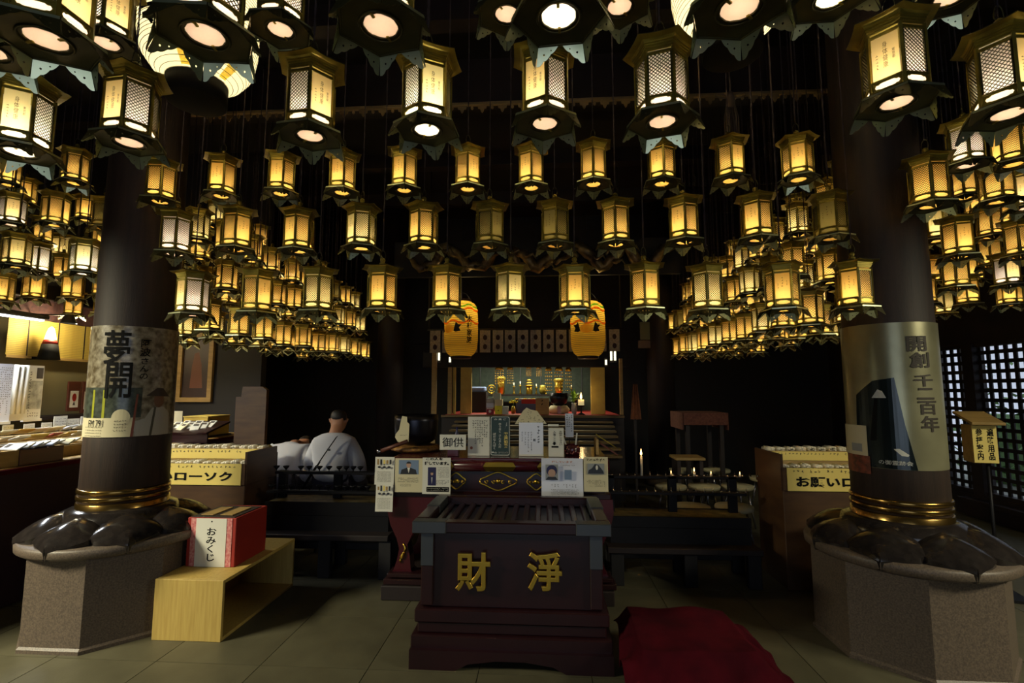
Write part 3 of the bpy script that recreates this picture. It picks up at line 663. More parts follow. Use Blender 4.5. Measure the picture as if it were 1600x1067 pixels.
lb = B().box((0.0, -0.0045, oh / 2), (ow * 0.62, 0.003, oh * 0.985), white_p).obj('label', ob)
v, f = fit(text(vert('おみくじ'), 0.06, 0.0012), ow * 0.2, oh * 0.68)
b = B().add(v, f, ink, Matrix.Translation((0.004, -0.0065, oh * 0.46))); b.add(*flat(ellipse(0.003, oh * 0.93, 0.005, 0.005, 10), -0.0065), ink); b.obj('lettering', lb)
B().box((0, od * 0.45, oh + 0.002), (ow * 0.9, od * 0.86, 0.006), wood_dark, 0.002).obj('lid', ob)
for s in (-1, 1): B().box((s * ow * 0.2, od * 0.42, oh + 0.008), (ow * 0.26, od * 0.6, 0.006), wood_tan, 0.002).obj('lid_strip', ob)

# ------------------------------------------------------------ column posters
def on_column(px0, y0, px1, y1, cx, cy, cz):
    pass
az = math.atan2(-CY0, -CLX); rzL = az + math.pi / 2; azr = math.atan2(-CY0, -CRX); rzR = azr + math.pi / 2
RP = 0.2465
def zf(py, px): return at(px, py, 3.03).z
zt_, zb_ = zf(509, 213), zf(683, 205)
def px_x(o): return RP * math.asin(max(-0.99, min(0.99, o / 57.0)))
po = thing('tour_poster', 'sepia photo poster with big brushed kanji wrapped round the column', 'poster', (CLX, CY0, 0), rzL)
def cyl_patch(x0, z0, x1, z1, m, off, nz=2):
    b = B(); n = max(2, int(abs(x1 - x0) / 0.02))
    return b.sheet(lambda u, v: ((RP + off) * math.sin((x0 + (x1 - x0) * u) / RP), -(RP + off) * math.cos((x0 + (x1 - x0) * u) / RP), z0 + (z1 - z0) * v), n, nz, m)
post_m = mat('sepia_blossom_print', rgb(96, 82, 56), 0.3, var=(26, rgb(176, 166, 142)), coat=0.3)
cyl_patch(-RP * 1.55, zb_, RP * 1.55, zt_, post_m, 0.0, 6).obj('sheet', po)
H_ = zt_ - zb_
cyl_patch(-RP * 1.55, zb_ + 0.17 * H_, px_x(12), zb_ + 0.44 * H_, mat('print_dark_grove', rgb(46, 50, 42), 0.3, var=(30, rgb(84, 92, 80)), coat=0.3), 0.0006).obj('printed_grove', po)
for o in (-45, -33):
    cyl_patch(px_x(o) - 0.008, zb_ + 0.17 * H_, px_x(o) + 0.008, zb_ + 0.42 * H_, mat('print_bamboo', rgb(168, 170, 50), 0.3), 0.0012).obj('printed_bamboo', po)
cyl_patch(-RP * 1.55, zb_, px_x(3), zb_ + 0.17 * H_, cream_p, 0.0012).obj('printed_panel', po)
def col_poly(poly, m, off, name):
    b = B().add(*wrap(flat(poly), RP, 0.02, off), m); return b.obj(name, po)
col_poly(ellipse(px_x(-12), zb_ + 0.17 * H_, 0.05, 0.055, 22), cream_p, 0.0018, 'printed_circle')
# pilgrim figure printed on the poster
wx = px_x(34)
col_poly([(wx - 0.13, zb_ + 0.002), (wx + 0.09, zb_ + 0.002), (wx + 0.085, zb_ + 0.2 * H_), (wx + 0.03, zb_ + 0.265 * H_), (wx - 0.045, zb_ + 0.255 * H_), (wx - 0.085, zb_ + 0.16 * H_), (wx - 0.15, zb_ + 0.13 * H_)], mat('print_white_robe', rgb(190, 184, 168), 0.35), 0.0022, 'printed_robe')
col_poly(ellipse(wx - 0.004, zb_ + 0.325 * H_, 0.034, 0.05, 18), mat('print_face', rgb(128, 92, 66), 0.35), 0.0026, 'printed_face')
col_poly([(wx - 0.085, zb_ + 0.365 * H_), (wx + 0.075, zb_ + 0.355 * H_), (wx + 0.02, zb_ + 0.435 * H_), (wx - 0.02, zb_ + 0.44 * H_)], mat('print_hat', rgb(70, 56, 44), 0.35), 0.003, 'printed_hat')
col_poly([(wx - 0.055, zb_), (wx - 0.04, zb_), (wx - 0.02, zb_ + 0.26 * H_), (wx - 0.034, zb_ + 0.26 * H_)], mat('print_stole', rgb(92, 86, 66), 0.35), 0.0032, 'printed_stole')
col_poly([(wx - 0.155, zb_), (wx - 0.141, zb_), (wx - 0.125, zb_ + 0.38 * H_), (wx - 0.135, zb_ + 0.38 * H_)], mat('print_staff', rgb(130, 72, 56), 0.35), 0.0032, 'printed_staff')
def col_text(s, o, ytop, ybot, wpx, m, bold, parent, R=RP, pxc=207, px_fn=None, w_abs=None, off=0.004):
    z1, z0 = zf(ytop, pxc), zf(ybot, pxc)
    w = w_abs or wpx / 770 * 3.05
    v, f = fit(text(s, 0.12, bold), w, z1 - z0)
    x = px_x(o)
    v = [(p[0] + x, p[1], p[2] + (z0 + z1) / 2) for p in v]
    return B().add(*wrap((v, f), R, 0.015, off), m).obj('lettering', parent)
col_text('夢', -23, 516, 569, 38, ink, 0.0015, po); col_text('開', -18, 566, 622, 36, ink, 0.0015, po)
col_text(vert('阿波'), 12, 529, 556, 15, ink, 0.002, po); col_text(vert('さんの'), 12, 558, 592, 12, ink, 0.001, po)
col_text('FM 791', -41, 656, 667, 26, ink, 0.0, po)
b = B(); scribble(b, px_x(-44), zb_ + 0.05 * H_, 0.13, 0.07, 12, 4, ink_soft, 0, 1.0, 5, False); scribble(b, px_x(-12), zb_ + 0.10 * H_, 0.07, 0.08, 5, 4, ink_soft, 0, 0.9, 6, False)
vv, ff = wrap((b.v, b.f), RP, 0.03, 0.004); B().add(vv, ff, ink_soft).obj('small_print', po)
# foil poster on the other column
zt2, zb2 = zf(504, 1392), zf(734, 1400)
fo = thing('anniversary_poster', 'shiny metallic poster with vertical kanji wrapped round the column', 'poster', (CRX, CY0, 0), rzR)
foil = mat('olive_foil', rgb(176, 172, 138), 0.3, 0.55, var=(3, rgb(146, 142, 112)), bump=(5, 0.08))
cyl_patch(-RP * 1.55, zb2, RP * 1.55, zt2, foil, 0.0, 8).obj('sheet', fo)
H2 = zt2 - zb2
mount = mat('print_night_sea', rgb(26, 32, 32), 0.2, 0.4, var=(4, rgb(38, 50, 52)), coat=0.4)
b = B().add(*wrap(flat([(px_x(-44), zb2 + 0.001), (px_x(22), zb2 + 0.001), (px_x(12), zb2 + 0.3 * H2), (px_x(4), zb2 + 0.62 * H2), (px_x(-20), zb2 + 0.6 * H2), (px_x(-40), zb2 + 0.5 * H2)]), RP, 0.02, 0.0008), mount); b.obj('printed_scene', fo)
def fpoly(pts, m, name, off=0.002): return B().add(*wrap(flat(pts), RP, 0.02, off), m).obj(name, fo)
z_ = lambda py: zf(py, 1392)
fpoly([(px_x(-22), z_(622)), (px_x(-6), z_(622)), (px_x(-10), z_(611)), (px_x(-15), z_(608))], white_p, 'printed_hat')
fpoly([(px_x(-2), z_(702)), (px_x(4), z_(701)), (px_x(14), z_(710)), (px_x(13), z_(713)), (px_x(6), z_(712))], white_p, 'printed_foot')
fpoly([(px_x(-18), z_(612)), (px_x(-14), z_(608)), (px_x(-20), z_(690)), (px_x(-27), z_(690))], ink, 'printed_staff', 0.0016)
for k, (ch, y0, y1, o) in enumerate((('開', 526, 550, 31), ('創', 551, 575, 33), ('千', 585, 604, 35.5), ('二', 606, 624, 36.5), ('百', 626, 647, 37.5), ('年', 649, 674, 39))):
    col_text(ch, o, y0, y1, 20, mat('embossed_gold_ink', rgb(40, 28, 12), 0.6, 0.0) if k == 0 else MATS['embossed_gold_ink'], 0.003, fo, pxc=1392, w_abs=0.11 if ch != '二' else 0.1, off=0.003)
col_text('の御霊跡会', -1, 720, 727, 40, white_p, 0.0, fo, pxc=1392)
# notices taped to that column and in front of it
nb = thing('notice_sheet', 'beige notice with small picture pinned low on the foil-wrapped column', 'notice', (CRX, CY0, 0), rzR)
def npatch(o0, y0, o1, y1, m, off): return cyl_patch(px_x(o0), zf(y1, 1345), px_x(o1), zf(y0, 1345), m, off)
npatch(-56, 667, -30, 716, cream_p, 0.006).obj('sheet', nb); npatch(-48, 697, -36, 710, photo_g, 0.008).obj('printed_picture', nb)
lf = thing('leaflet', 'reddish leaflet hanging under the beige notice on the column', 'leaflet', (CRX, CY0, 0), rzR)
npatch(-55, 716, -28, 745, mat('red_brown_print', rgb(140, 70, 48), 0.5, var=(30, rgb(70, 36, 32))), 0.006).obj('sheet', lf)

# ------------------------------------------------------------ lacquer incense table on its low platform
PF = 3.62
p0, p1 = at(595, 905, PF), at(960, 905, PF)
PH = 0.1
pl = tag(B().box(((p0.x + p1.x) / 2, PF + 0.5, PH / 2), (p1.x - p0.x, 1.0, PH), wood_dark, 0.006).obj('low_platform'), 'low grey-brown wooden platform under the lacquer incense table', 'platform')
TY = 3.68
tl, tr_ = at(612, 715, TY).x, at(952, 715, TY).x; tw = tr_ - tl; txc = (tl + tr_) / 2
TT = at(790, 716, TY).z
tb = thing('incense_table', 'dark red lacquer altar table with gilt ornaments and scroll legs', 'table', (txc, TY, PH))
h = TT - PH; TD = 0.78
B().box((0, TD / 2, h - 0.012), (tw, TD, 0.024), lacq, 0.006).obj('tabletop', tb)
b = B(); b.tube([(-tw / 2 + 0.005, 0, h - 0.055), (tw / 2 - 0.005, 0, h - 0.055)], 0.042, lacq, 16); b.obj('roll_moulding', tb)
za = at(790, 738, TY).z - PH; zb = at(790, 768, TY).z - PH
B().box((0, TD / 2, (za + zb) / 2), (tw - 0.06, TD - 0.06, za - zb + 0.02), lacq_d, 0.004).obj('apron', tb)
B().box((0, TD / 2, zb - 0.03), (tw + 0.02, TD, 0.05), lacq_d, 0.01).obj('lower_moulding', tb)
zc_ = at(790, 725, TY).z - PH
for px, w in ((781, 0.24), (698, 0.12), (850, 0.10)):
    x = at(px, 725, TY).x - txc
    lp = [(-w / 2, 0.0), (-w / 2 + 0.02, 0.03), (0, 0.034), (w / 2 - 0.02, 0.03), (w / 2, 0.0), (w / 2 - 0.02, -0.03), (0, -0.034), (-w / 2 + 0.02, -0.03)]
    v, f = curve2d([lp[::-1]], 0.004); v = [(q[0], -0.046 * math.cos(q[2] / 0.046) + q[1] * 0.5, q[2]) for q in v]
    B().add(v, f, gold, Matrix.Translation((x, 0, h - 0.055))).obj('gilt_plate', tb)
# gilt scrolled cloud ornaments on the apron
zo = (za + zb) / 2
def cloud_ornament(x, w, hh):
    b = B(); y = 0.022
    out = [(x + w / 2 * math.cos(t) * (1 + 0.05 * math.cos(6 * t)), y, zo + hh / 2 * math.sin(t) * (1 + 0.22 * math.cos(4 * t))) for t in [2 * math.pi * i / 40 for i in range(40)]]
    b.tube(out, 0.006, gold, 6, closed=True)
    for s in (-1, 1):
        for k in (0.32, 0.12): b.tube([(x + s * w * (k + 0.012 * t * math.cos(t * 1.3)) , y, zo + hh * (0.07 * t * math.sin(t * 1.3)) * 0.55) for t in [j * 0.45 for j in range(12)]], 0.005, gold, 5)
    b.lathe([(0.002, 0.008), (0.014, 0.004), (0.018, -0.004)], 12, gold, Matrix.Translation((x, y, zo)) @ Matrix.Rotation(math.pi / 2, 4, 'X'))
    return b
wo = 55 / 770 * TY
cloud_ornament(at(778, 751, TY).x - txc, wo, (za - zb) * 0.78).obj('gilt_cloud_ornament', tb)
for px in (712, 838): cloud_ornament(at(px, 751, TY).x - txc, wo * 0.5, (za - zb) * 0.7).obj('gilt_cloud_ornament', tb)
# scroll legs
zl = zb - 0.05
leg = [(-0.02, zl), (0.34, zl), (0.33, zl - 0.10), (0.25, zl - 0.2), (0.17, zl - 0.255), (0.13, zl - 0.34), (0.15, zl - 0.42), (0.16, 0.09), (0.19, 0.055), (0.19, 0.0), (0.0, 0.0), (0.0, 0.055), (0.03, 0.09), (0.055, 0.16), (0.07, 0.24), (0.05, zl - 0.3), (0.0, zl - 0.2), (-0.025, zl - 0.1)]
for s in (-1, 1):
    for yy in (0.06, TD - 0.08):
        lp = [(s * (q[0] - tw / 2), q[1]) for q in leg]
        if s > 0: lp = lp[::-1]
        lp = lp[::-1]
        L = B().add(*curve2d([lp], 0.11), lacq, Matrix.Translation((0, yy, 0))).obj('leg', tb)
        if yy < 0.1:
            g = B(); xs = s * (0.10 - tw / 2)
            g.tube([(xs + s * 0.018 * math.sin(t * 2), 0.0, zl - 0.33 - 0.085 * t / 1.6) for t in [i * 0.32 for i in range(9)]], [0.004, 0.008, 0.011, 0.012, 0.012, 0.013, 0.014, 0.012, 0.005], gold, 8)
            g.obj('gilt_scroll', L)
for z0, w, d in ((0.0, tw + 0.06, 0.04), (0.05, tw + 0.01, 0.03)):
    B().box((0, 0.03, z0 + d / 2), (w, 0.14, d), lacq_d, 0.006).obj('foot_rail', tb)
TTOP = TT + 0.001

def sheet_on(name, label, cat, x0, y0, x1, y1, Y, m, thick=0.002, curl=0.0, tilt=0.0, stand=None, group=None):
    c, w, hh = rect(x0, y0, x1, y1, Y)
    t = thing(name, label, cat, (c.x, Y, c.z - hh / 2), 0.0, group); t.rotation_euler = (-tilt, 0, 0)
    b = B()
    if curl:
        fn = lambda u, v: ((u - 0.5) * w, curl * ((1 - v) ** 2) * -1 + curl * 0.3 * math.sin(u * 3), v * hh)
        b.sheet(fn, 8, 8, m); b.sheet(lambda u, v: (fn(1 - u, v)[0], fn(1 - u, v)[1] + thick, fn(u, v)[2]), 8, 8, m)
    else: b.box((0, thick / 2, hh / 2), (w, thick, hh), m)
    b.obj('sheet', t)
    return t, w, hh
def letter(par, s, cx, cz, w, h, m, bold=0.0, y=-0.0015, name='lettering'):
    v, f = fit(text(s, 0.05, bold), w, h); return B().add(v, f, m, Matrix.Translation((cx, y, cz))).obj(name, par)
def pic(par, cx, cz, w, h, m, y=-0.001, name='printed_photo'): return B().quad((cx - w / 2, y, cz - h / 2), (cx + w / 2, y, cz - h / 2), (cx + w / 2, y, cz + h / 2), (cx - w / 2, y, cz + h / 2), m).obj(name, par)
def poly(par, pts, m, y, name): return B().add(*flat(pts, y), m).obj(name, par)
def lines(par, cx, cz, w, h, cols, rows, m, seed, vertical=True, fill=0.9, y=-0.0016):
    b = B(); scribble(b, cx, cz, w, h, cols, rows, m, y, fill, seed, vertical); return b.obj('small_print', par)
def portrait(par, cx, cz, w, h, bg, suit, y=-0.001):
    p = pic(par, cx, cz, w, h, bg, y)
    B().add(*flat([(cx - w * 0.42, cz - h / 2), (cx + w * 0.42, cz - h / 2), (cx + w * 0.36, cz - h * 0.18), (cx + w * 0.1, cz - h * 0.05), (cx - w * 0.1, cz - h * 0.05), (cx - w * 0.36, cz - h * 0.18)], y - 0.0005), suit).obj('printed_suit', p)
    B().add(*flat([(cx - w * 0.07, cz - h * 0.05), (cx, cz - h * 0.42), (cx + w * 0.07, cz - h * 0.05)], y - 0.0008), white_p).obj('printed_shirt', p)
    r = min(w, h) * 0.17
    B().add(*flat(ellipse(cx, cz + h * 0.16, r, r * 1.3, 16), y - 0.001), photo_s).obj('printed_face', p)
    B().add(*flat(ellipse(cx, cz + h * 0.16 + r * 0.35, r * 1.05, r * 1.05, 10, 0.15, math.pi - 0.15 + 0.3), y - 0.0013), photo_d).obj('printed_hair', p)
NY = TY - 0.056
# notices hanging over the table edge
for k, (y0, y1, x0, x1) in enumerate(((714, 757, 586, 616), (755, 799, 587, 614))):
    t, w, h = sheet_on('food_flyer', 'small white flyer with kitchen pictures, %s one at the incense table corner' % ('upper' if k == 0 else 'lower'), 'flyer', x0, y0, x1, y1, NY - 0.01 * k, white_p, curl=0.008, group='kitchen picture flyers')
    rn2 = random.Random(k)
    for j in range(5): pic(t, w * (-0.32 + 0.16 * j), h * 0.83, w * 0.1, h * rn2.uniform(.1, .22), (wood_tan, photo_d, yel_p, wood_tan, photo_d)[j], -0.012)
    for j in range(3): poly(t, ellipse(w * (-0.25 + 0.25 * j), h * 0.64, w * 0.09, h * 0.04, 10), photo_d, -0.012, 'printed_bowl')
    lines(t, 0, h * 0.3, w * 0.75, h * 0.4, 12, 8, ink_soft, k, False, 1.0, -0.012)
t, w, h = sheet_on('missing_person_notice', 'notice with blue-grey portrait photo, taped between flyers and bold headline notice', 'notice', 617, 716, 660, 769, NY, cream_p)
portrait(t, 0, h * 0.74, w * 0.72, h * 0.42, photo_b, photo_d)
lines(t, -w * 0.02, h * 0.36, w * 0.75, h * 0.16, 16, 3, ink_soft, 4, False, 0.9)
lines(t, -w * 0.1, h * 0.21, w * 0.4, h * 0.09, 9, 2, ink_soft, 5, False, 0.9)
t, w, h = sheet_on('missing_person_notice', 'notice with bold black headline and tall navy portrait photo', 'notice', 660, 715, 704, 772, NY, white_p)
letter(t, 'この人を', -w * 0.08, h * 0.965, w * 0.6, h * 0.075, ink, 0.002); letter(t, '捜しています。', 0.0, h * 0.845, w * 0.86, h * 0.095, ink, 0.0025)
portrait(t, -w * 0.16, h * 0.485, w * 0.29, h * 0.5, photo_n, photo_n)
lines(t, w * 0.25, h * 0.6, w * 0.4, h * 0.3, 10, 7, ink_soft, 7, False, 0.95); lines(t, w * 0.22, h * 0.33, w * 0.46, h * 0.14, 9, 3, ink, 8, False, 0.8)
pp = pic(t, w * 0.05, h * 0.13, w * 0.8, h * 0.13, ink, -0.001, 'printed_band'); lines(pp, w * 0.05, h * 0.13, w * 0.76, h * 0.1, 16, 2, white_p, 9, False, 0.9, -0.0022)
t, w, h = sheet_on('missing_person_notice', 'large curled shiny notice with dark-haired portrait and small blue photo', 'notice', 846, 716, 911, 779, NY, plastic, curl=0.016)
Yp = -0.02
letter(t, '捜しています', 0, h * 0.92, w * 0.5, h * 0.05, mat('orange_print', rgb(186, 110, 60), 0.6), 0.001, Yp)
pic(t, -w * 0.25, h * 0.66, w * 0.3, h * 0.38, photo_g, Yp + 0.001); poly(t, ellipse(-w * 0.25, h * 0.7, w * 0.13, h * 0.14, 16), photo_n, Yp, 'printed_hair'); poly(t, ellipse(-w * 0.25, h * 0.64, w * 0.09, h * 0.1, 14), photo_s, Yp - 0.0006, 'printed_face'); poly(t, [(-w * 0.4, h * 0.47), (-w * 0.1, h * 0.47), (-w * 0.16, h * 0.55), (-w * 0.34, h * 0.55)], photo_d, Yp - 0.0008, 'printed_collar')
pic(t, w * 0.14, h * 0.6, w * 0.17, h * 0.24, photo_b, Yp); lines(t, w * 0.13, h * 0.83, w * 0.35, h * 0.06, 10, 1, ink, 3, False, 1, Yp)
lines(t, 0, h * 0.33, w * 0.7, h * 0.09, 10, 2, ink, 2, False, 0.8, Yp); lines(t, w * 0.06, h * 0.18, w * 0.66, h * 0.14, 20, 4, ink, 12, False, 0.95, Yp); lines(t, 0, h * 0.06, w * 0.6, h * 0.05, 14, 1, ink, 13, False, 1, Yp)
t, w, h = sheet_on('pet_notice', 'cream notice with black and white photo and handwritten heading', 'notice', 912, 714, 950, 768, NY, cream_p, curl=0.006)
lines(t, 0, h * 0.93, w * 0.8, h * 0.1, 6, 1, ink, 21, False, 1, -0.009)
pic(t, 0, h * 0.66, w * 0.7, h * 0.31, photo_g, -0.009); poly(t, [(-w * 0.33, h * 0.52), (w * 0.33, h * 0.52), (w * 0.3, h * 0.6), (w * 0.1, h * 0.78), (-w * 0.04, h * 0.8), (-w * 0.16, h * 0.68), (-w * 0.3, h * 0.62)], photo_d, -0.0096, 'printed_figure')
poly(t, ellipse(w * 0.04, h * 0.7, w * 0.05, h * 0.07, 12), white_p, -0.0102, 'printed_dog')
lines(t, 0, h * 0.25, w * 0.75, h * 0.2, 14, 5, ink_soft, 22, False, 0.5, -0.009)
# boards standing on the table
SY = TY + 0.12
def stand_on(name, label, cat, x0, y0, x1, Y, m, thick, group=None):
    a, c_ = at(x0, (y0 + 715) / 2, Y).x, at(x1, (y0 + 715) / 2, Y).x; zt = at((x0 + x1) / 2, y0, Y).z
    t = thing(name, label, cat, ((a + c_) / 2, Y, TTOP), 0, group); w, h = c_ - a, zt - TTOP
    B().box((0, thick / 2, h / 2), (w, thick, h), m, 0.0015).obj('panel', t); return t, w, h
t, w, h = stand_on('offering_sign', 'small white card on a stand with two big brushed characters', 'sign', 687, 679, 728, TY + 0.06, white_p, 0.004)
bpy.data.objects.remove([c for c in t.children][0])
z0 = 0.05; hh = h - z0
B().box((0, 0.002, z0 + hh / 2), (w, 0.004, hh), white_p, 0.001).obj('card', t); B().box((0.0, 0.03, 0.03), (w * 0.42, 0.05, 0.06), lacq, 0.003).obj('stand', t)
letter(t, '御供', 0, z0 + hh * 0.5, w * 0.8, hh * 0.62, ink, 0.0, -0.0025)
bx = thing('small_bottle', 'tiny dark bottle with white label behind the brushed card', 'bottle', (at(714, 668, TY + 0.14).x, TY + 0.14, TTOP))
zz = at(714, 667, TY + 0.14).z - TTOP
B().lathe([(0.016, 0), (0.017, zz * 0.75), (0.007, zz * 0.86), (0.008, zz)], 14, photo_n).obj('body', bx); B().lathe([(0.0175, zz * 0.25), (0.0178, zz * 0.7)], 14, white_p, cap=False).obj('label', bx)
t, w, h = stand_on('prayer_text_sheet', 'white board of faint vertical handwriting standing next to the green board', 'sign', 731, 651, 765, SY, white_p, 0.006)
lines(t, 0.01, h * 0.55, w * 0.72, h * 0.74, 7, 13, ink_soft, 31); poly(t, ellipse(-w * 0.33, h * 0.2, 0.011, 0.012, 10), mat('faded_red_seal', rgb(150, 90, 70), 0.7), -0.0012, 'seal')
t, w, h = stand_on('mantra_board', 'dark green plaque with white border and white vertical lettering', 'sign', 766, 650, 797, SY, green_b, 0.012)
def rr_loop(w, h, r, n=4):
    o = []
    for sx, sz, a in ((1, 1, 0), (-1, 1, 90), (-1, -1, 180), (1, -1, 270)):
        for k in range(n + 1): q = R_(a + 90 * k / n); o.append((sx * (w / 2 - r) + r * math.cos(q), sz * (h / 2 - r) + r * math.sin(q)))
    return o
B().add(*curve2d([rr_loop(w * 0.95, h * 0.97, 0.014), rr_loop(w * 0.9, h * 0.945, 0.012)[::-1]], 0.001), white_p, Matrix.Translation((0, -0.0012, h / 2))).obj('border', t)
letter(t, 'み 真 ご', 0, h * 0.92, w * 0.6, h * 0.045, white_p, 0.0005); letter(t, vert('御本尊'), w * 0.28, h * 0.745, w * 0.13, h * 0.19, white_p, 0.001); letter(t, vert('釈迦如来'), w * 0.29, h * 0.40, w * 0.2, h * 0.38, yel_p, 0.0015)
letter(t, vert('のうまく'), -w * 0.01, h * 0.70, w * 0.13, h * 0.25, white_p, 0.0005); letter(t, vert('さんまんだ'), -w * 0.01, h * 0.37, w * 0.13, h * 0.34, white_p, 0.0005); letter(t, vert('ぼだなんばく'), -w * 0.28, h * 0.37, w * 0.15, h * 0.42, white_p, 0.0005)
letter(t, '霊山', -w * 0.3, h * 0.085, w * 0.26, h * 0.045, white_p, 0.001); lines(t, w * 0.16, h * 0.085, w * 0.5, h * 0.05, 12, 2, white_p, 33, False, 1.0)
t, w, h = stand_on('sleeved_notice', 'handwritten notice in a shiny plastic sleeve below a dotted paper triangle', 'sign', 811, 660, 849, SY, plastic, 0.003)
lines(t, w * 0.3, h * 0.5, w * 0.14, h * 0.8, 1, 9, ink, 41); letter(t, '朝', w * 0.13, h * 0.48, w * 0.1, h * 0.08, ink, 0.0005); lines(t, -w * 0.18, h * 0.4, w * 0.5, h * 0.66, 4, 13, ink, 43)
B().box((0, -0.004, 0.008), (w, 0.012, 0.012), white_p).obj('base_strip', t)
c, w2, h2 = rect(804, 637, 854, 663, SY)
tf = thing('folded_cloth_hood', 'cream dotted cloth folded into a triangle above the sleeved notice', 'cloth', (c.x, SY + 0.03, TTOP))
zb2_ = c.z - h2 / 2 - TTOP
B().add(*curve2d([[(-w2 / 2, zb2_), (w2 / 2, zb2_ + 0.004), (w2 * 0.34, zb2_ + h2 * 0.45), (w2 * 0.2, zb2_ + h2 * 0.8), (0.0, zb2_ + h2 * 0.88), (-w2 * 0.13, zb2_ + h2), (-w2 * 0.24, zb2_ + h2 * 0.8)]], 0.012), cream_p).obj('cloth', tf)
B().box((0, 0.012, zb2_ / 2), (0.02, 0.008, zb2_), wood_dark).obj('stick', tf)
b = B(); rn2 = random.Random(8)
for k in range(46):
    v = rn2.random() ** 1.3; x = (rn2.random() - 0.5) * w2 * 0.95 * (1 - v * 0.8); z = zb2_ + 0.004 + v * h2 * 0.8
    b.add(*flat(ellipse(x, z, 0.0022, 0.003, 6), -0.0072), ink)
stuff(b.obj('printed_dots', tf))
t, w, h = stand_on('coin_slot_box', 'narrow white-fronted box with down arrow and black bar', 'box', 857, 669, 881, SY - 0.03, white_p, 0.09)
letter(t, vert('お納めして下さい'), w * 0.3, h * 0.66, w * 0.2, h * 0.5, ink, 0.0005); letter(t, vert('入金ここへ'), -w * 0.1, h * 0.7, w * 0.2, h * 0.42, ink, 0.0005)
poly(t, [(-w * 0.12, h * 0.40), (w * 0.02, h * 0.47), (-w * 0.05, h * 0.47), (-w * 0.05, h * 0.52), (-w * 0.19, h * 0.52), (-w * 0.19, h * 0.47), (-w * 0.26, h * 0.47)], ink, -0.0016, 'arrow'); pic(t, -w * 0.08, h * 0.35, w * 0.46, h * 0.06, ink, -0.0016, 'slot_bar')
B().box((-0.02, 0.04, h + 0.02), (w * 0.7, 0.02, 0.016), white_p).obj('top_slip', t)
# red dotted jar with slips and a tag on a stick
jx, jY = at(894, 705, TY + 0.22).x, TY + 0.22
j = thing('slip_jar', 'small dark red polka-dotted jar holding white paper slips', 'jar', (jx, jY, TTOP))
jz = at(894, 694, jY).z - TTOP
B().lathe([(0.055, 0), (0.062, jz * 0.5), (0.055, jz), (0.05, jz), (0.05, 0.02)], 20, lacq, cap=True).obj('body', j)
b = B(); rn2 = random.Random(4)
for k in range(16):
    a = rn2.uniform(-2.9, -0.2); z = rn2.uniform(0.01, jz - 0.01); b.lathe([(0.0, 0.002), (0.005, 0.0)], 8, pink_p, Matrix.Translation((0.0605 * math.cos(a), 0.0605 * math.sin(a), z)) @ Matrix.Rotation(a + math.pi / 2, 4, 'Z') @ Matrix.Rotation(math.pi / 2, 4, 'X'))
stuff(b.obj('printed_dots', j))
for dx, tl_ in ((-0.03, -0.35), (0.022, 0.12)):
    o = B().box((0, 0, 0.07), (0.012, 0.002, 0.14), white_p).obj('paper_slip', j, (dx, 0, jz * 0.35), (0, tl_, 0))
tg = thing('tag_board', 'tall narrow white tag with handwriting on a stick rising behind the jar', 'sign', (at(890, 700, jY + 0.1).x, jY + 0.1, TTOP))
zt1, zb1 = at(890, 646, jY + 0.1).z - TTOP, at(890, 683, jY + 0.1).z - TTOP
wt = 13 / 770 * jY
B().box((0, 0, (zt1 + zb1) / 2), (wt, 0.004, zt1 - zb1), blue_p, 0.002).obj('tag', tg); B().box((0, 0.006, zb1 / 2 + 0.03), (0.008, 0.006, zb1 + 0.06), wood_dark).obj('stick', tg)
lines(tg, 0, (zt1 + zb1) / 2, wt * 0.8, (zt1 - zb1) * 0.9, 3, 10, ink, 51, True, 0.95, -0.004)
# great bronze bowl on its stand
by = TY + 0.42
bxl, bxr = at(617, 670, by).x, at(684, 670, by).x; br = (bxr - bxl) / 2; bxm = (bxl + bxr) / 2
zb_, zt_ = at(650, 694, by).z, at(650, 648, by).z
bs = thing('bowl_cushion', 'round brocade cushion with gold pattern under the bronze bowl', 'cushion', (bxm, by, TTOP))
hc = zb_ - TTOP
B().lathe([(br * 0.9, 0), (br * 1.12, hc * 0.25), (br * 1.15, hc * 0.55), (br * 1.0, hc * 0.9), (br * 0.6, hc)], 28, mat('brocade', rgb(90, 50, 34), 0.6, var=(26, rgb(190, 140, 60)))).obj('cushion_body', bs)
bo = thing('singing_bowl', 'large dark bronze temple singing bowl on a brocade cushion', 'bowl', (bxm, by, zb_ + 0.002))
hb = zt_ - zb_
B().lathe([(0.0, 0), (br * 0.55, 0.0), (br * 0.86, hb * 0.14), (br * 0.97, hb * 0.4), (br, hb * 0.8), (br * 0.985, hb), (br * 0.93, hb), (br * 0.93, hb * 0.5), (br * 0.7, hb * 0.12), (0, hb * 0.06)], 40, bronze, cap=False).obj('bowl_body', bo)
c, w, h = rect(617, 650, 639, 693, by - br - 0.03)
tz = thing('paper_tag', 'cream paper tag cut like a gourd hanging on the bronze bowl', 'tag', (c.x, by - br - 0.02, c.z - h / 2))
B().add(*curve2d([[(-w * 0.5, h * 0.22), (-w * 0.46, h * 0.34), (-w * 0.22, h * 0.5), (-w * 0.12, h * 0.8), (-w * 0.02, h), (w * 0.32, h * 0.97), (w * 0.34, h * 0.78), (w * 0.5, h * 0.7), (w * 0.46, h * 0.06), (w * 0.1, 0), (-w * 0.3, h * 0.06)]], 0.002), cream_p).obj('sheet', tz)
lines(tz, w * 0.08, h * 0.3, w * 0.5, h * 0.12, 5, 1, ink_soft, 61, False)
st = thing('mallet', 'thick brass-ended wooden bowl striker lying slanted beside the cushion', 'mallet', (at(605, 705, by - 0.25).x, by - 0.25, TTOP))
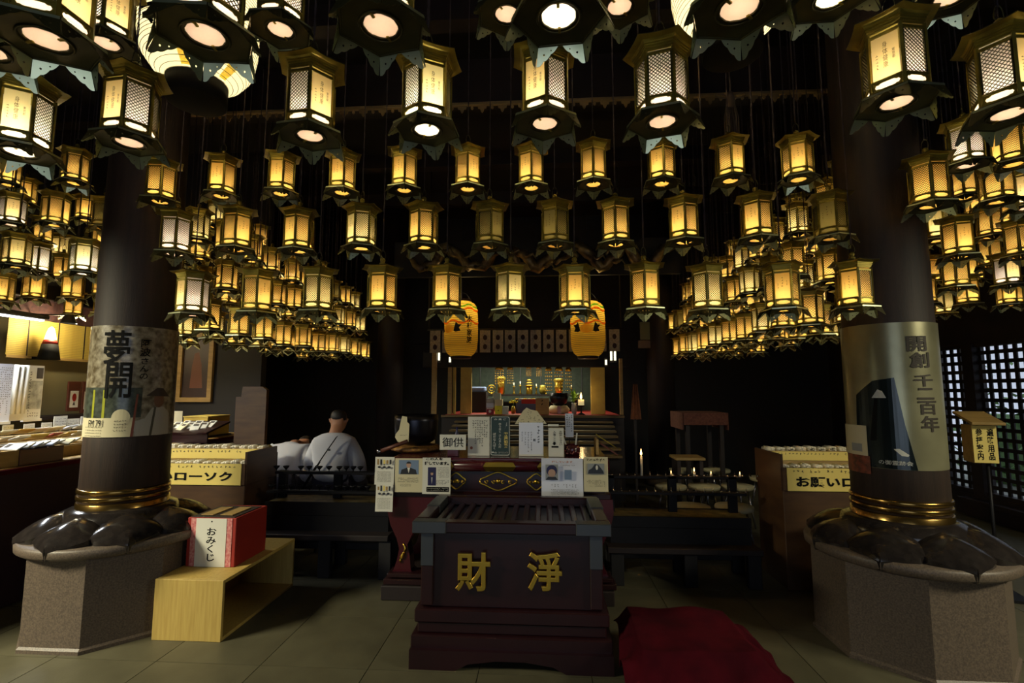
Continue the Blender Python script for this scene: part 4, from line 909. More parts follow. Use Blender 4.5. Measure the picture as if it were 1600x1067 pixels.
B().tube([(-0.06, 0, 0.02), (0.16, 0, 0.1)], 0.016, wood_red, 10).obj('handle', st); B().tube([(-0.075, 0, 0.016), (-0.05, 0, 0.025)], 0.021, glass_dim, 12).obj('brass_end', st)
bk = thing('book_stand', 'folding wooden sutra stand with two brass rails on the incense table', 'stand', (at(936, 706, TY + 0.3).x, TY + 0.3, TTOP))
B().box((-0.02, 0, 0.06), (0.02, 0.16, 0.12), wood_tan, 0.003).obj('upright', bk); B().box((0.05, 0, 0.05), (0.16, 0.14, 0.012), wood_red, 0.003).obj('slope', bk, (0, 0, 0.03), (0, 0.6, 0))
for yy in (-0.05, 0.03): B().tube([(-0.02, yy, 0.15), (0.13, yy, 0.05)], 0.004, brass, 6).obj('rail', bk)

# ------------------------------------------------------------ candle racks
CUP = B().lathe([(0.003, 0), (0.005, 0.012), (0.022, 0.03), (0.027, 0.042), (0.024, 0.042), (0.006, 0.022)], 14, iron).mesh('candle_cup')
PIN = B().lathe([(0.012, 0), (0.012, 0.005), (0.003, 0.008), (0.0008, 0.035)], 8, glass_dim).mesh('candle_pin')
def rack(name, label, x0, x1, Y, rails, slab_y, trough, cups, pins, legs):
    zs = at((x0 + x1) / 2, slab_y, Y).z; xm = (x0 + x1) / 2
    t = thing(name, label, 'rack', (xm, Y, 0)); w = x1 - x0
    B().box((0, 0.2, zs - 0.02), (w, 0.42, 0.045), wood_dark, 0.006).obj('bench_slab', t)
    for lx in legs:
        for yy in (0.04, 0.36): B().box((lx - xm, yy, (zs - 0.042) / 2), (0.1, 0.05, zs - 0.042), wood_black, 0.004).obj('leg', t)
    B().box((0, 0.36, zs * 0.45), (w - 0.2, 0.04, 0.06), wood_black, 0.004).obj('stretcher', t)
    zt, zb = trough
    B().box((0, 0.26, (zs + zb) / 2 + 0.0), (w - 0.08, 0.3, max(0.01, zb - zs) + 0.004), iron).obj('rack_base', t)
    tr = B().box((0, 0.13, (zt + zb) / 2), (w - 0.06, 0.02, zt - zb), iron, 0.003).obj('trough_front', t)
    B().box((0, 0.43, (zt + zb) / 2), (w - 0.06, 0.02, zt - zb), iron, 0.003).obj('trough_back', t)
    B().box((0, 0.285, zt - 0.012), (w - 0.08, 0.27, 0.012), mat('sooty_brass_tray', rgb(150, 132, 84), 0.45, 0.4, var=(14, rgb(92, 80, 54))) if 'sooty_brass_tray' not in MATS else MATS['sooty_brass_tray']).obj('trough_tray', t)
    zr = max(r[0] for r in rails)
    for fx in (-0.44, 0.0, 0.42):
        B().box((fx * w, 0.33, (zr + zb) / 2), (0.07, 0.04, zr - zb), iron, 0.003).obj('post', t)
    for k, (z, yy) in enumerate(rails):
        r = B().box((0, yy, z - 0.012), (w - 0.04, 0.06, 0.024), iron, 0.003).obj('rail', t)
        for cx in (cups[k] if k < len(cups) else ()): link('candle_cup', CUP, r, (cx - xm, yy, z))
        for cx in (pins[k] if k < len(pins) else ()): link('candle_pin', PIN, r, (cx - xm, yy, z))
    return t
RY = 3.98
zR = lambda py, Y: at(800, py, Y).z
cx_ = lambda L, py, Y: [at(p, py, Y).x for p in L]
lx0, lx1 = at(395, 800, RY).x, at(608, 800, RY).x
zA, zB = at(500, 736, RY + 0.3).z, at(500, 766, RY + 0.18).z
rack('candle_rack', 'black iron votive candle rack full of small cups, in front of the seated pilgrims', lx0, lx1, RY, [(zA, 0.3), (zB, 0.18)], 826, (at(500, 790, RY).z, at(500, 812, RY).z),
     [cx_((432, 447, 470, 483, 499, 514, 530, 541, 552, 563), 736, RY + 0.3), cx_((425, 441, 454, 468, 484, 499, 513, 528, 540, 551, 563, 575), 766, RY + 0.18)], [[], []], cx_((415, 505, 600), 860, RY))
rx0, rx1 = at(948, 800, RY).x, at(1190, 800, RY).x
zA2, zB2, zC2 = at(1050, 743, RY + 0.34).z, at(1050, 768, RY + 0.24).z, at(1050, 797, RY + 0.16).z
rk = rack('candle_rack', 'black iron votive candle rack with pins and a few burning candles', rx0, rx1, RY, [(zA2, 0.34), (zB2, 0.24)], 836, (at(1050, 814, RY).z, at(1050, 832, RY).z),
     [[], []], [cx_(range(956, 1186, 12), 743, RY + 0.34), cx_(range(958, 1186, 13), 768, RY + 0.24)], cx_((965, 1080, 1180), 860, RY))
for px, yt, tall, lab in ((1002, 712, 0.0, 'tall slim white candle burning on the black rack'), (1048, 739, 1, 'short candle stub with a tiny flame, second along the rack'), (1084, 737, 1, 'short candle stub with a round flame at the rack\'s middle'), (1110, 740, 1, 'small candle stub burning low past the rack\'s middle'), (1155, 741, 1, 'lone candle stub glowing near the end of the rack')):
    Yc = RY + 0.34; x = at(px, 743, Yc).x; zt = at(px, yt, Yc).z - zA2
    c = thing('candle', lab, 'candle', (x, Yc - 0.016, zA2 + 0.001), 0, 'burning candles on the rack')
    zt = max(zt, 0.012); B().lathe([(0.01 if tall else 0.011, 0), (0.009, zt)], 12, wax).obj('wax', c); B().tube([(0, 0, zt), (0, 0, zt + 0.006)], 0.001, ink, 4).obj('wick', c)
    s = 1.0 if not tall else (0.62 if px == 1084 else 0.4)
    B().lathe([(0.0, zt + 0.002), (0.008 * s, zt + 0.014 * s), (0.0085 * s, zt + 0.022 * s), (0.005 * s, zt + 0.04 * s), (0.0, zt + 0.062 * s)], 10, flame_m).obj('flame', c)
    point('flame_light', (0, -0.02, zt + 0.06), 0.25 * s, (1.0, 0.6, 0.25), 0.01, c)

# ------------------------------------------------------------ votive candle boxes
def candle_box(label, px0, px1, sy0, sy1, ty0, ty1, Y, s, cut, phrase, seed, bundles_label, grp, xa, xb):
    c, w, h = rect(px0, sy0, px1, sy1, Y)
    x0, x1 = c.x - w / 2, c.x + w / 2
    t = thing('candle_stall', label, 'stall', (c.x, Y, 0)); wb = w + 0.06
    zs1, zs0 = c.z + h / 2, c.z - h / 2
    tc, tw_, th = rect(xa, ty0, xb, ty1, Y + 0.16); zt1, zt0 = tc.z + th / 2, tc.z - th / 2
    B().box((0, 0.24, zs0 / 2), (wb, 0.46, zs0), cabinet_m, 0.005).obj('cabinet', t)
    xw = max(x0, x1)
    B().box((0, 0.012, (zs1 + zs0) / 2), (wb, 0.02, zs1 - zs0), cabinet_m).obj('tray_front', t)
    sg = B().box((0, -0.002, (zs1 + zs0) / 2), (w, 0.006, h), yel_p).obj('sign', t)
    letter(sg, s, 0, zs0 + h * 0.4, w * 0.86, h * 0.46, ink, 0.002, -0.007); lines(sg, 0, zs1 - h * 0.14, w * 0.92, h * 0.14, 26, 1, ink_soft, seed, False, 0.85, -0.007)
    B().box((0, 0.13, zs1 - 0.05), (wb, 0.22, 0.02), wood_tan).obj('lower_tray', t)
    for e in (-1, 1): B().box((e * wb / 2, 0.24, (zs0 + zt1) / 2), (0.02, 0.46, zt1 - zs0), cabinet_m).obj('side_board', t)
    B().box((0, 0.25, (zt1 + zs1 - 0.06) / 2), (wb, 0.02, zt1 - zs1 + 0.06), wood_tan).obj('riser', t)
    st = B().box((0, 0.236, (zt1 + zt0) / 2 - 0.004), (wb, 0.006, (zt1 - zt0)), yel_p).obj('upper_sign', t); lines(st, 0, (zt1 + zt0) / 2 + (zt1 - zt0) * 0.2, w * 0.92, (zt1 - zt0) * 0.3, 28, 1, ink_soft, seed + 1, False, 0.85, 0.232)
    B().box((0, 0.36, zt1 - 0.04), (wb, 0.22, 0.02), wood_tan).obj('upper_tray', t)
    rn2 = random.Random(seed); bm_ = B()
    for k in range(7):
        a = k * 0.9; r = 0 if k == 0 else 0.016
        bm_.tube([(r * math.cos(a) * 1.4, -0.05, 0.018 + r * math.sin(a) * 0.8), (r * math.cos(a) * 1.4, 0.06, 0.018 + r * math.sin(a) * 0.8)], 0.0115, wax, 8)
    me = bm_.mesh('candle_bundle')
    for row, (zz, yy) in enumerate(((zs1 - 0.038, 0.12), (zt1 - 0.028, 0.36))):
        n = int(wb / 0.085)
        for k in range(n):
            o = link('candle_bundle', me, None, (c.x - wb / 2 + 0.06 + (wb - 0.12) * k / (n - 1), Y + yy, zz + rn2.uniform(0.004, 0.02)), (0, 0, rn2.uniform(-.15, .15)))
            tag(o, '%s bundle of white candles, %s tray, %s' % (ORD[k], ['lower', 'upper'][row], bundles_label), 'candles', grp + [' lower tray', ' upper tray'][row])
    return t
candle_box('brown candle stall with yellow sign, seen beyond the fortune box', 190, 377, 724, 757, 702, 717, 4.02, 'お願いローソク', 0, '', 71, 'stall beside the shop counter', 'candle bundles by the counter', 190, 388)
candle_box('brown candle stall with yellow sign, half hidden by the foil-wrapped column', 1230, 1420, 732, 768, 707, 721, 3.98, 'お願いローソク', 0, '', 81, 'stall behind the foil-wrapped column', 'candle bundles by the column', 1208, 1420)

# ------------------------------------------------------------ amulet shop by the counter-side wall
CX_ = -3.74; CT = 0.95
ct = thing('shop_counter', 'long shop counter with dark red cloth front along the wall', 'counter', (CX_, 4.3, 0))
B().box((-0.35, 0, CT / 2), (0.68, 3.9, CT - 0.02), wood_dark).obj('cabinet', ct)
B().box((0.002, 0, CT / 2 - 0.01), (0.02, 3.9, CT - 0.04), red_cloth2).obj('cloth_front', ct); B().box((0.004, 0, CT - 0.02), (0.03, 3.9, 0.03), red_cloth).obj('cloth_edge', ct)
B().box((-0.36, 0, CT - 0.006), (0.7, 3.9, 0.012), wood_tan).obj('counter_top', ct)
sh = thing('display_shelf', 'sloping back display shelf behind the amulet counter', 'shelf', (-4.75, 4.8, 0))
B().box((0, 0, 0.5), (0.5, 3.6, 1.0), wood_dark).obj('cabinet', sh); B().box((-0.02, 0, 1.03), (0.5, 3.6, 0.02), wood_tan).obj('shelf_board', sh, (0, 0, 0), (0, R_(0), 0))
struct(B().box((XL + 0.02, 5.0, 1.55), (0.03, 2.7, 1.5), plaster).obj('wall_panel'))
WX = XL + 0.06
def on_wall(x0, y0, x1, y1, X=None):
    X = X if X is not None else WX
    ym = (y0 + y1) / 2; a, c = atX(x0, ym, X), atX(x1, ym, X); xm = (x0 + x1) / 2; t, u = atX(xm, y0, X), atX(xm, y1, X)
    return Vector((X, (a.y + c.y) / 2, (t.z + u.z) / 2)), abs(c.y - a.y), t.z - u.z
def wallthing(name, label, cat, x0, y0, x1, y1, m, X=None, thick=0.004, grp=None):
    c, w, h = on_wall(x0, y0, x1, y1, X)
    t = thing(name, label, cat, (c.x, c.y, c.z - h / 2), math.pi / 2, grp)
    B().box((0, thick / 2, h / 2), (w, thick, h), m).obj('sheet', t); return t, w, h
# woven bamboo blind with valance
c, w, h = on_wall(10, 503, 152, 562, XL + 0.12)
bl = thing('bamboo_blind', 'golden woven bamboo blind hanging on the shop wall', 'blind', (c.x, c.y, c.z - h / 2), math.pi / 2)
n = 22
sl_ = B().box((0, 0, 0), (w, 0.008, h / n * 0.86), bamboo).mesh('bamboo_slat')
for k in range(n): link('bamboo_slat', sl_, bl, (0, 0, h * (k + 0.5) / n))
for x in (-w * 0.3, w * 0.02, w * 0.33): B().box((x, -0.005, h / 2), (0.012, 0.004, h), wood_dark).obj('binding_cord', bl)
B().box((0, -0.006, 0.012), (w, 0.016, 0.03), wood_tan).obj('bottom_rod', bl)
va = thing('valance', 'dark red patterned cloth valance above the bamboo blind', 'valance', (XL + 0.15, c.y - 0.3, c.z + h / 2 + 0.0), math.pi / 2)
B().sheet(lambda u, v: ((u - 0.5) * 4.2, 0.012 * math.sin(u * 90), v * 0.24), 120, 2, mat('dark_brocade', rgb(44, 18, 22), 0.8, var=(30, rgb(66, 36, 30)))).obj('cloth', va)
B().tube([(-2.1, 0.0, 0.24), (2.1, 0.0, 0.24)], 0.015, wood_dark, 8).obj('rail', va)
# wall lamp with orange shade, and spot lamps
c, w, h = on_wall(64, 510, 92, 562, XL + 0.32)
lp = thing('wall_lamp', 'glowing white lamp with red band and dark conical base on the bamboo blind', 'lamp', (c.x, c.y, c.z - h / 2))
B().lathe([(w * 0.5, 0), (w * 0.36, h * 0.46)], 20, ink).obj('base', lp); B().lathe([(w * 0.36, h * 0.46), (w * 0.27, h * 0.6)], 20, red_p).obj('red_band', lp)
B().lathe([(w * 0.27, h * 0.6), (w * 0.2, h * 0.8), (w * 0.12, h * 0.95), (0, h)], 20, mat('lit_white_shade', (1.0, 0.82, 0.5, 1), 0.5, emit=3.0), cap=False).obj('lit_shade', lp)
B().box((w * -0.1 - 0.1, 0, h * 0.05), (0.26, 0.03, 0.03), ink).obj('bracket', lp)
point('lamp_bulb', (0.08, 0, h * 1.05), 24.0, (1.0, 0.84, 0.5), 0.04, lp)
for px, py, lab in ((107, 505, 'small metal spot lamp shade above the wall scroll'), (5, 492, 'bright white fluorescent fitting above the shop counter')):
    p = atX(px, py, -5.2); sl = thing('shop_lamp', lab, 'lamp', (p.x, p.y, p.z))
    if px > 50:
        B().lathe([(0.03, 0.09), (0.05, 0.07), (0.075, 0.0)], 18, steel, cap=False).obj('shade', sl); B().lathe([(0.0, 0.012), (0.06, 0.014)], 18, mat('lit_lamp_disc', (1.0, 0.95, 0.8, 1), 0.5, emit=4.0), cap=False).obj('lit_disc', sl)
    else:
        B().box((0, 0, 0.03), (0.12, 0.8, 0.05), steel, 0.01).obj('housing', sl); B().box((0, 0, 0.0), (0.05, 0.74, 0.02), mat('lit_tube', (0.86, 0.92, 1.0, 1), 0.5, emit=6.0)).obj('lit_tube', sl)
    B().tube([(0, 0, 0.05), (0, 0, 0.09), (XL - p.x + 0.002, 0, 0.11)], 0.008, iron, 6).obj('wall_arm', sl)
area('shop_tube_light', (-5.0, 3.9, 2.15), (-4.6, 4.2, 0.9), 0.9, 0.12, 26.0, (0.9, 0.95, 1.0), R_(130))
area('shop_spot_light', (-4.9, 5.2, 2.15), (-4.5, 5.2, 0.9), 0.5, 0.12, 12.0, (1.0, 0.9, 0.62), R_(120))
# papers and scrolls on the wall
t, w, h = wallthing('text_sheet', 'tall bluish white sheet densely printed with vertical text', 'sheet', -14, 568, 18, 661, blue_p, -5.1)
lines(t, 0, h * 0.5, w * 0.9, h * 0.9, 9, 24, ink_soft, 91)
B().box((0, 0.006, 0.0), (w * 1.1, 0.03, 0.025), white_p).obj('bottom_rod', t)
t, w, h = wallthing('hanging_scroll', 'three narrow white scrolls rolled at the top', 'scroll', 17, 570, 42, 657, white_p, -5.12)
for k in range(3): B().tube([(w * (-0.34 + 0.32 * k), -0.004, h * 0.12), (w * (-0.34 + 0.32 * k), -0.012, h * 1.0)], w * 0.13, white_p, 10).obj('scroll_sheet', t)
lines(t, w * 0.3, h * 0.5, w * 0.2, h * 0.8, 1, 16, ink_soft, 93, True, 1, -0.06)
t, w, h = wallthing('landscape_scroll', 'white scroll with ink map drawing beside the rolled scrolls', 'scroll', 41, 571, 66, 656, white_p, -5.14)
pic(t, w * 0.02, h * 0.46, w * 0.9, h * 0.52, mat('ink_map_print', rgb(190, 188, 172), 0.6, var=(14, rgb(120, 120, 108)))); pic(t, w * 0.25, h * 0.86, w * 0.42, h * 0.2, ink_soft); lines(t, 0, h * 0.1, w * 0.7, h * 0.1, 5, 2, ink_soft, 94, False, 1)
B().box((0, 0.006, 0.0), (w * 1.15, 0.03, 0.025), white_p).obj('bottom_rod', t)
lg = thing('wall_ledge', 'dark narrow wooden ledge under the two framed ink pictures', 'shelf', (XL + 0.18, atX(110, 650, XL + 0.18).y, atX(110, 650, XL + 0.18).z)); B().box((0, 0, 0), (0.26, 1.6, 0.04), wood_dark).obj('board', lg)
for k, (x0, y0, x1, y1) in enumerate(((106, 596, 126, 642), (128, 596, 147, 645))):
    X = XL + 0.26; c, w, h = on_wall(x0, y0, x1, y1, X)
    t = thing('framed_picture', 'small dark framed picture with %s on the ledge' % ('red ink jar drawing' if k == 0 else 'pale brown drawing'), 'picture', (c.x, c.y, c.z - h / 2), math.pi / 2)
    B().box((0, 0.01, h / 2), (w, 0.02, h), wood_red, 0.003).obj('frame', t); q = pic(t, 0, h * 0.4, w * 0.66, h * 0.56, white_p, -0.001, 'mount')
    B().add(*flat(ellipse(0, h * 0.46, w * 0.17, h * 0.14, 14), -0.002), photo_s if k else red_p).obj('printed_jar', q); B().add(*flat([(-w * 0.1, h * 0.2), (w * 0.1, h * 0.2), (w * 0.04, h * 0.3), (-w * 0.04, h * 0.3)], -0.002), ink_soft).obj('printed_stand', q)
# price cards
for k, (x0, y0, x1, y1) in enumerate(((4, 664, 21, 678), (37, 662, 54, 675), (65, 660, 81, 673), (84, 650, 105, 667), (104, 654, 124, 668), (126, 650, 144, 664))):
    t, w, h = wallthing('price_card', 'white handwritten price card, %s along the back shelf from the shop\'s near end' % ORD[k], 'card', x0, y0, x1, y1, white_p, -4.52, 0.003, 'price cards on the back shelf')
    lines(t, 0, h * 0.5, w * 0.8, h * 0.7, 7, 3, ink_soft, 100 + k, False); B().box((0, 0.02, (1.04 - (t.location.z)) / 2 + 0.0), (0.01, 0.01, max(0.01, t.location.z - 1.04)), wood_dark).obj('stand', t, (0, 0, 0)) if t.location.z > 1.06 else None
# goods on the counter
rn = random.Random(21)
def gbox(lab, px0, py0, px1, py1, m, X, dep, name='goods_box', inner=None):
    a, c_ = atX(px0, py1, X), atX(px1, py1, X); zt = atX((px0 + px1) / 2, py0, X).z
    t = thing(name, lab, 'box', (X, (a.y + c_.y) / 2, CT), math.pi / 2); w = abs(c_.y - a.y); h = zt - CT
    B().box((0, 0.008, h / 2), (w, 0.016, h), m, 0.002).obj('front', t); B().box((0, dep - 0.008, h / 2), (w, 0.016, h), m, 0.002).obj('back', t)
    for s in (-1, 1): B().box((s * (w / 2 - 0.006), dep / 2, h / 2), (0.012, dep - 0.03, h), m, 0.002).obj('side', t)
    B().box((0, dep / 2, h * 0.6), (w - 0.02, dep - 0.03, 0.01), inner or wood_dark).obj('tray_floor', t); return t, w, h
gbox('pale tan wooden goods box at the near end of the counter', -22, 706, 28, 731, wood_tan, -3.80, 0.15)
gbox('red-brown wooden goods box on the counter', 30, 700, 98, 722, wood_red, -3.80, 0.15)
pk = {}
for nm, m in (('white', white_p), ('blue', blue_p), ('cream', cream_p), ('gold', mat('gold_packet', rgb(190, 156, 70), 0.5)), ('green', mat('green_packet', rgb(140, 160, 110), 0.6)), ('red', mat('red_packet', rgb(160, 70, 52), 0.6))):
    b = B().box((0, 0, 0.006), (0.085, 0.13, 0.012), m, 0.003); b.box((0, 0.035, 0.0128), (0.05, 0.03, 0.001), ink_soft if nm != 'gold' else red_p); pk[nm] = b.mesh('amulet_packet')
ROWS = ((-3.875, 0.100, 3.42, 10), (-4.06, 0.085, 3.34, 12), (-4.24, 0.125, 3.38, 13), (-4.41, 0.165, 3.42, 13))
for row, (X, dz2, y0_, n) in enumerate(ROWS):
    for k in range(n):
        y = y0_ + (0.062 if row == 0 else 0.135) * k
        nm = ('blue', 'white', 'blue', 'white', 'blue', 'white', 'cream', 'white', 'gold', 'cream', 'gold', 'white', 'cream')[(k + row * 2) % 13] if rn.random() > 0.15 else rn.choice(('red', 'green'))
        o = link('amulet_packet', pk[nm], None, (X, y, CT + dz2 + 0.03), (R_(rn.uniform(-6, 6)), R_(-24), rn.uniform(-.35, .35) + (1.57 if row == 0 else 0)))
        tag(o, '%s amulet packet, %s from the near end in the %s row of the counter' % (nm, ORD[k], ['front', 'second', 'third', 'back'][row]), 'amulet', 'amulet packets on the counter')
for k, (X, z, y0_, n) in enumerate(ROWS[1:]):
    o = thing('display_step', '%s pale step of the counter display under the amulet packets' % ['lowest', 'middle', 'tallest'][k], 'stand', (X, 4.13, CT + 0.001)); B().box((0, 0, z / 2), (0.165, 1.75, z - 0.002), wood_tan).obj('board', o)
# beyond the column: tray, leaflet, yellow box
tr3 = thing('goods_tray', 'tilted dark red tray of white amulets on the counter beyond the column', 'tray', (at(290, 690, 5.0).x, 5.0, 0.95))
tx = at(318, 690, 5.0).x - at(250, 690, 5.0).x
B().box((0, 0, 0.05), (tx, 0.02, 0.1), lacq_d).obj('front', tr3); B().box((0, 0.2, 0.10), (tx, 0.4, 0.02), lacq_d).obj('tray_floor', tr3, (0, 0, 0), (R_(14), 0, 0))
for k in range(9):
    o = link('amulet_packet', pk[rn.choice(('white', 'cream', 'white'))], None, (at(262 + 7 * k, 690, 5.1).x, 5.1 + 0.05 * (k % 3), 1.095 + 0.012 * (k % 3)), (R_(35), 0, rn.uniform(-.4, .4)))
    tag(o, 'white amulet packet heaped on the dark red tray, %s from the column' % ORD[k], 'amulet', 'amulets on the tilted tray')
t, w, h = sheet_on('paper_sheet', 'tall curled white paper standing behind the tilted tray', 'sheet', 262, 642, 284, 686, 5.3, cream_p, curl=-0.03)
c, w, h = rect(286, 652, 324, 681, 5.5)
yb = thing('yellow_carton', 'yellow cardboard carton on the counter beyond the tilted tray', 'carton', (c.x, 5.5, c.z - h / 2)); B().box((0, 0.2, h / 2), (w, 0.4, h), mat('yellow_card', rgb(206, 176, 74), 0.6), 0.004).obj('body', yb); B().box((0, -0.001, h * 0.22), (w, 0.002, 0.006), wood_dark).obj('seam', yb); B().box((0, 0.2, h + 0.006), (w + 0.01, 0.41, 0.012), mat('yellow_card_lid', rgb(216, 190, 90), 0.6)).obj('lid', yb)
o = thing('carton_stand', 'dark stand under the yellow carton on the counter', 'stand', (c.x, 5.7, CT + 0.001)); B().box((0, 0, (c.z - h / 2 - CT) / 2), (w + 0.05, 0.42, c.z - h / 2 - CT - 0.004), wood_dark).obj('body', o)
# framed picture on the partition, wooden plaque
c, w, h = rect(277, 520, 332, 628, 6.3)
fp = thing('framed_picture', 'large gold-framed dark picture of a standing figure on the partition', 'picture', (c.x, 6.335, c.z - h / 2))
B().add(*curve2d([[(-w / 2, 0), (w / 2, 0), (w / 2, h), (-w / 2, h)], [(-w / 2 + 0.06, 0.06), (-w / 2 + 0.06, h - 0.06), (w / 2 - 0.06, h - 0.06), (w / 2 - 0.06, 0.06)]], 0.04), wood_tan, Matrix.Translation((0, -0.02, 0))).obj('frame', fp)
pc = B().box((0, -0.005, h / 2), (w - 0.1, 0.008, h - 0.1), mat('dark_print', rgb(58, 36, 32), 0.5, var=(5, rgb(44, 28, 26)))).obj('picture', fp)
B().add(*flat([(-0.08, h * 0.2), (0.1, h * 0.2), (0.07, h * 0.55), (0.03, h * 0.72), (-0.03, h * 0.7), (-0.06, h * 0.5)], -0.010), mat('faded_figure', rgb(108, 66, 50), 0.6)).obj('printed_figure', pc)
c, w, h = rect(369, 604, 419, 705, 5.2)
pq = thing('wooden_plaque', 'brown wooden plaque stand with rounded top behind the candle stall', 'plaque', (c.x, 5.2, 0)); zb_ = c.z - h / 2; zt_ = c.z + h / 2
B().add(*curve2d([[(-w * 0.5, zb_), (w * 0.45, zb_), (w * 0.45, zt_ - h * 0.05), (w * 0.3, zt_), (-w * 0.3, zt_), (-w * 0.34, zt_ - h * 0.16), (-w * 0.5, zt_ - h * 0.16)]], 0.05), cabinet_m).obj('panel', pq); B().box((0, 0.02, zb_ / 2), (0.3, 0.2, zb_), wood_dark).obj('stand', pq)
c, w, h = rect(399, 698, 417, 708, 4.52)
pt = thing('money_tray', 'pale tray with small ornaments on a post beside the candle stall', 'tray', (c.x, 4.52, 0)); B().box((0, 0.08, c.z - 0.02), (w, 0.12, 0.03), cream_p).obj('tray', pt); B().box((0, 0.08, (c.z - 0.035) / 2), (0.16, 0.14, c.z - 0.035), wood_dark).obj('post', pt); B().lathe([(0.02, 0), (0.03, 0.03), (0, 0.05)], 10, brass, Matrix.Translation((0.03, 0.08, c.z - 0.005))).obj('ornament', pt)

# ------------------------------------------------------------ stools and benches
def stool_mesh():
    return [('seat', B().lathe([(0.14, 0.40), (0.165, 0.41), (0.17, 0.43), (0.165, 0.445), (0.0, 0.455)], 28, mat('cream_vinyl', rgb(196, 188, 150), 0.45) if 'cream_vinyl' not in MATS else MATS['cream_vinyl']).mesh('seat'), 0)] + [('leg', B().tube([(0.1 * math.cos(a), 0.1 * math.sin(a), 0.41), (0.17 * math.cos(a), 0.17 * math.sin(a), 0.0)], 0.011, glass_dim, 8).mesh('leg'), 0) for a in (0.785, 2.356, 3.927, 5.498)]
SM = stool_mesh()
def stool(x, y, lab):
    t = thing('round_stool', lab, 'stool', (x, y, 0), 0.2, 'round stools beyond the racks')
    for n_, me, _ in SM: link(n_, me, t)
for k, (px, py, lab) in enumerate(((1066, 732, 'far row'), (1120, 732, 'far row'), (1048, 757, 'middle row'), (1100, 757, 'middle row'), (1152, 757, 'middle row'), (1080, 789, 'near row'), (1147, 789, 'near row'), (1195, 745, 'far row'))):
    p = atZ(px, py, 0.45); stool(p.x, p.y, 'cream-topped round stool, %s in the %s behind the burning candles' % (ORD[k - (0, 0, 2, 2, 2, 5, 5, 5)[k]], lab))
ly = 4.75
for px, lab in ((432, 'cream-topped stool under the bowed pilgrim'), (521, 'cream-topped stool under the upright pilgrim with the strap')): stool(at(px, 760, ly).x, ly, lab)
for k, (px0, px1, py, Y) in enumerate(((1056, 1102, 715, 5.95),)):
    a, c_ = at(px0, py, Y), at(px1, py, Y); z = a.z
    t = thing('low_bench', 'plain wooden bench with lit top behind the short burning candles', 'bench', ((a.x + c_.x) / 2, Y, 0), 0, 'benches in the hall')
    w = c_.x - a.x; B().box((0, 0.15, z - 0.015), (w, 0.32, 0.03), wood_tan, 0.003).obj('bench_top', t)
    for s in (-1, 1): B().box((s * (w / 2 - 0.04), 0.15, (z - 0.03) / 2), (0.04, 0.26, z - 0.03), wood_dark).obj('leg', t)

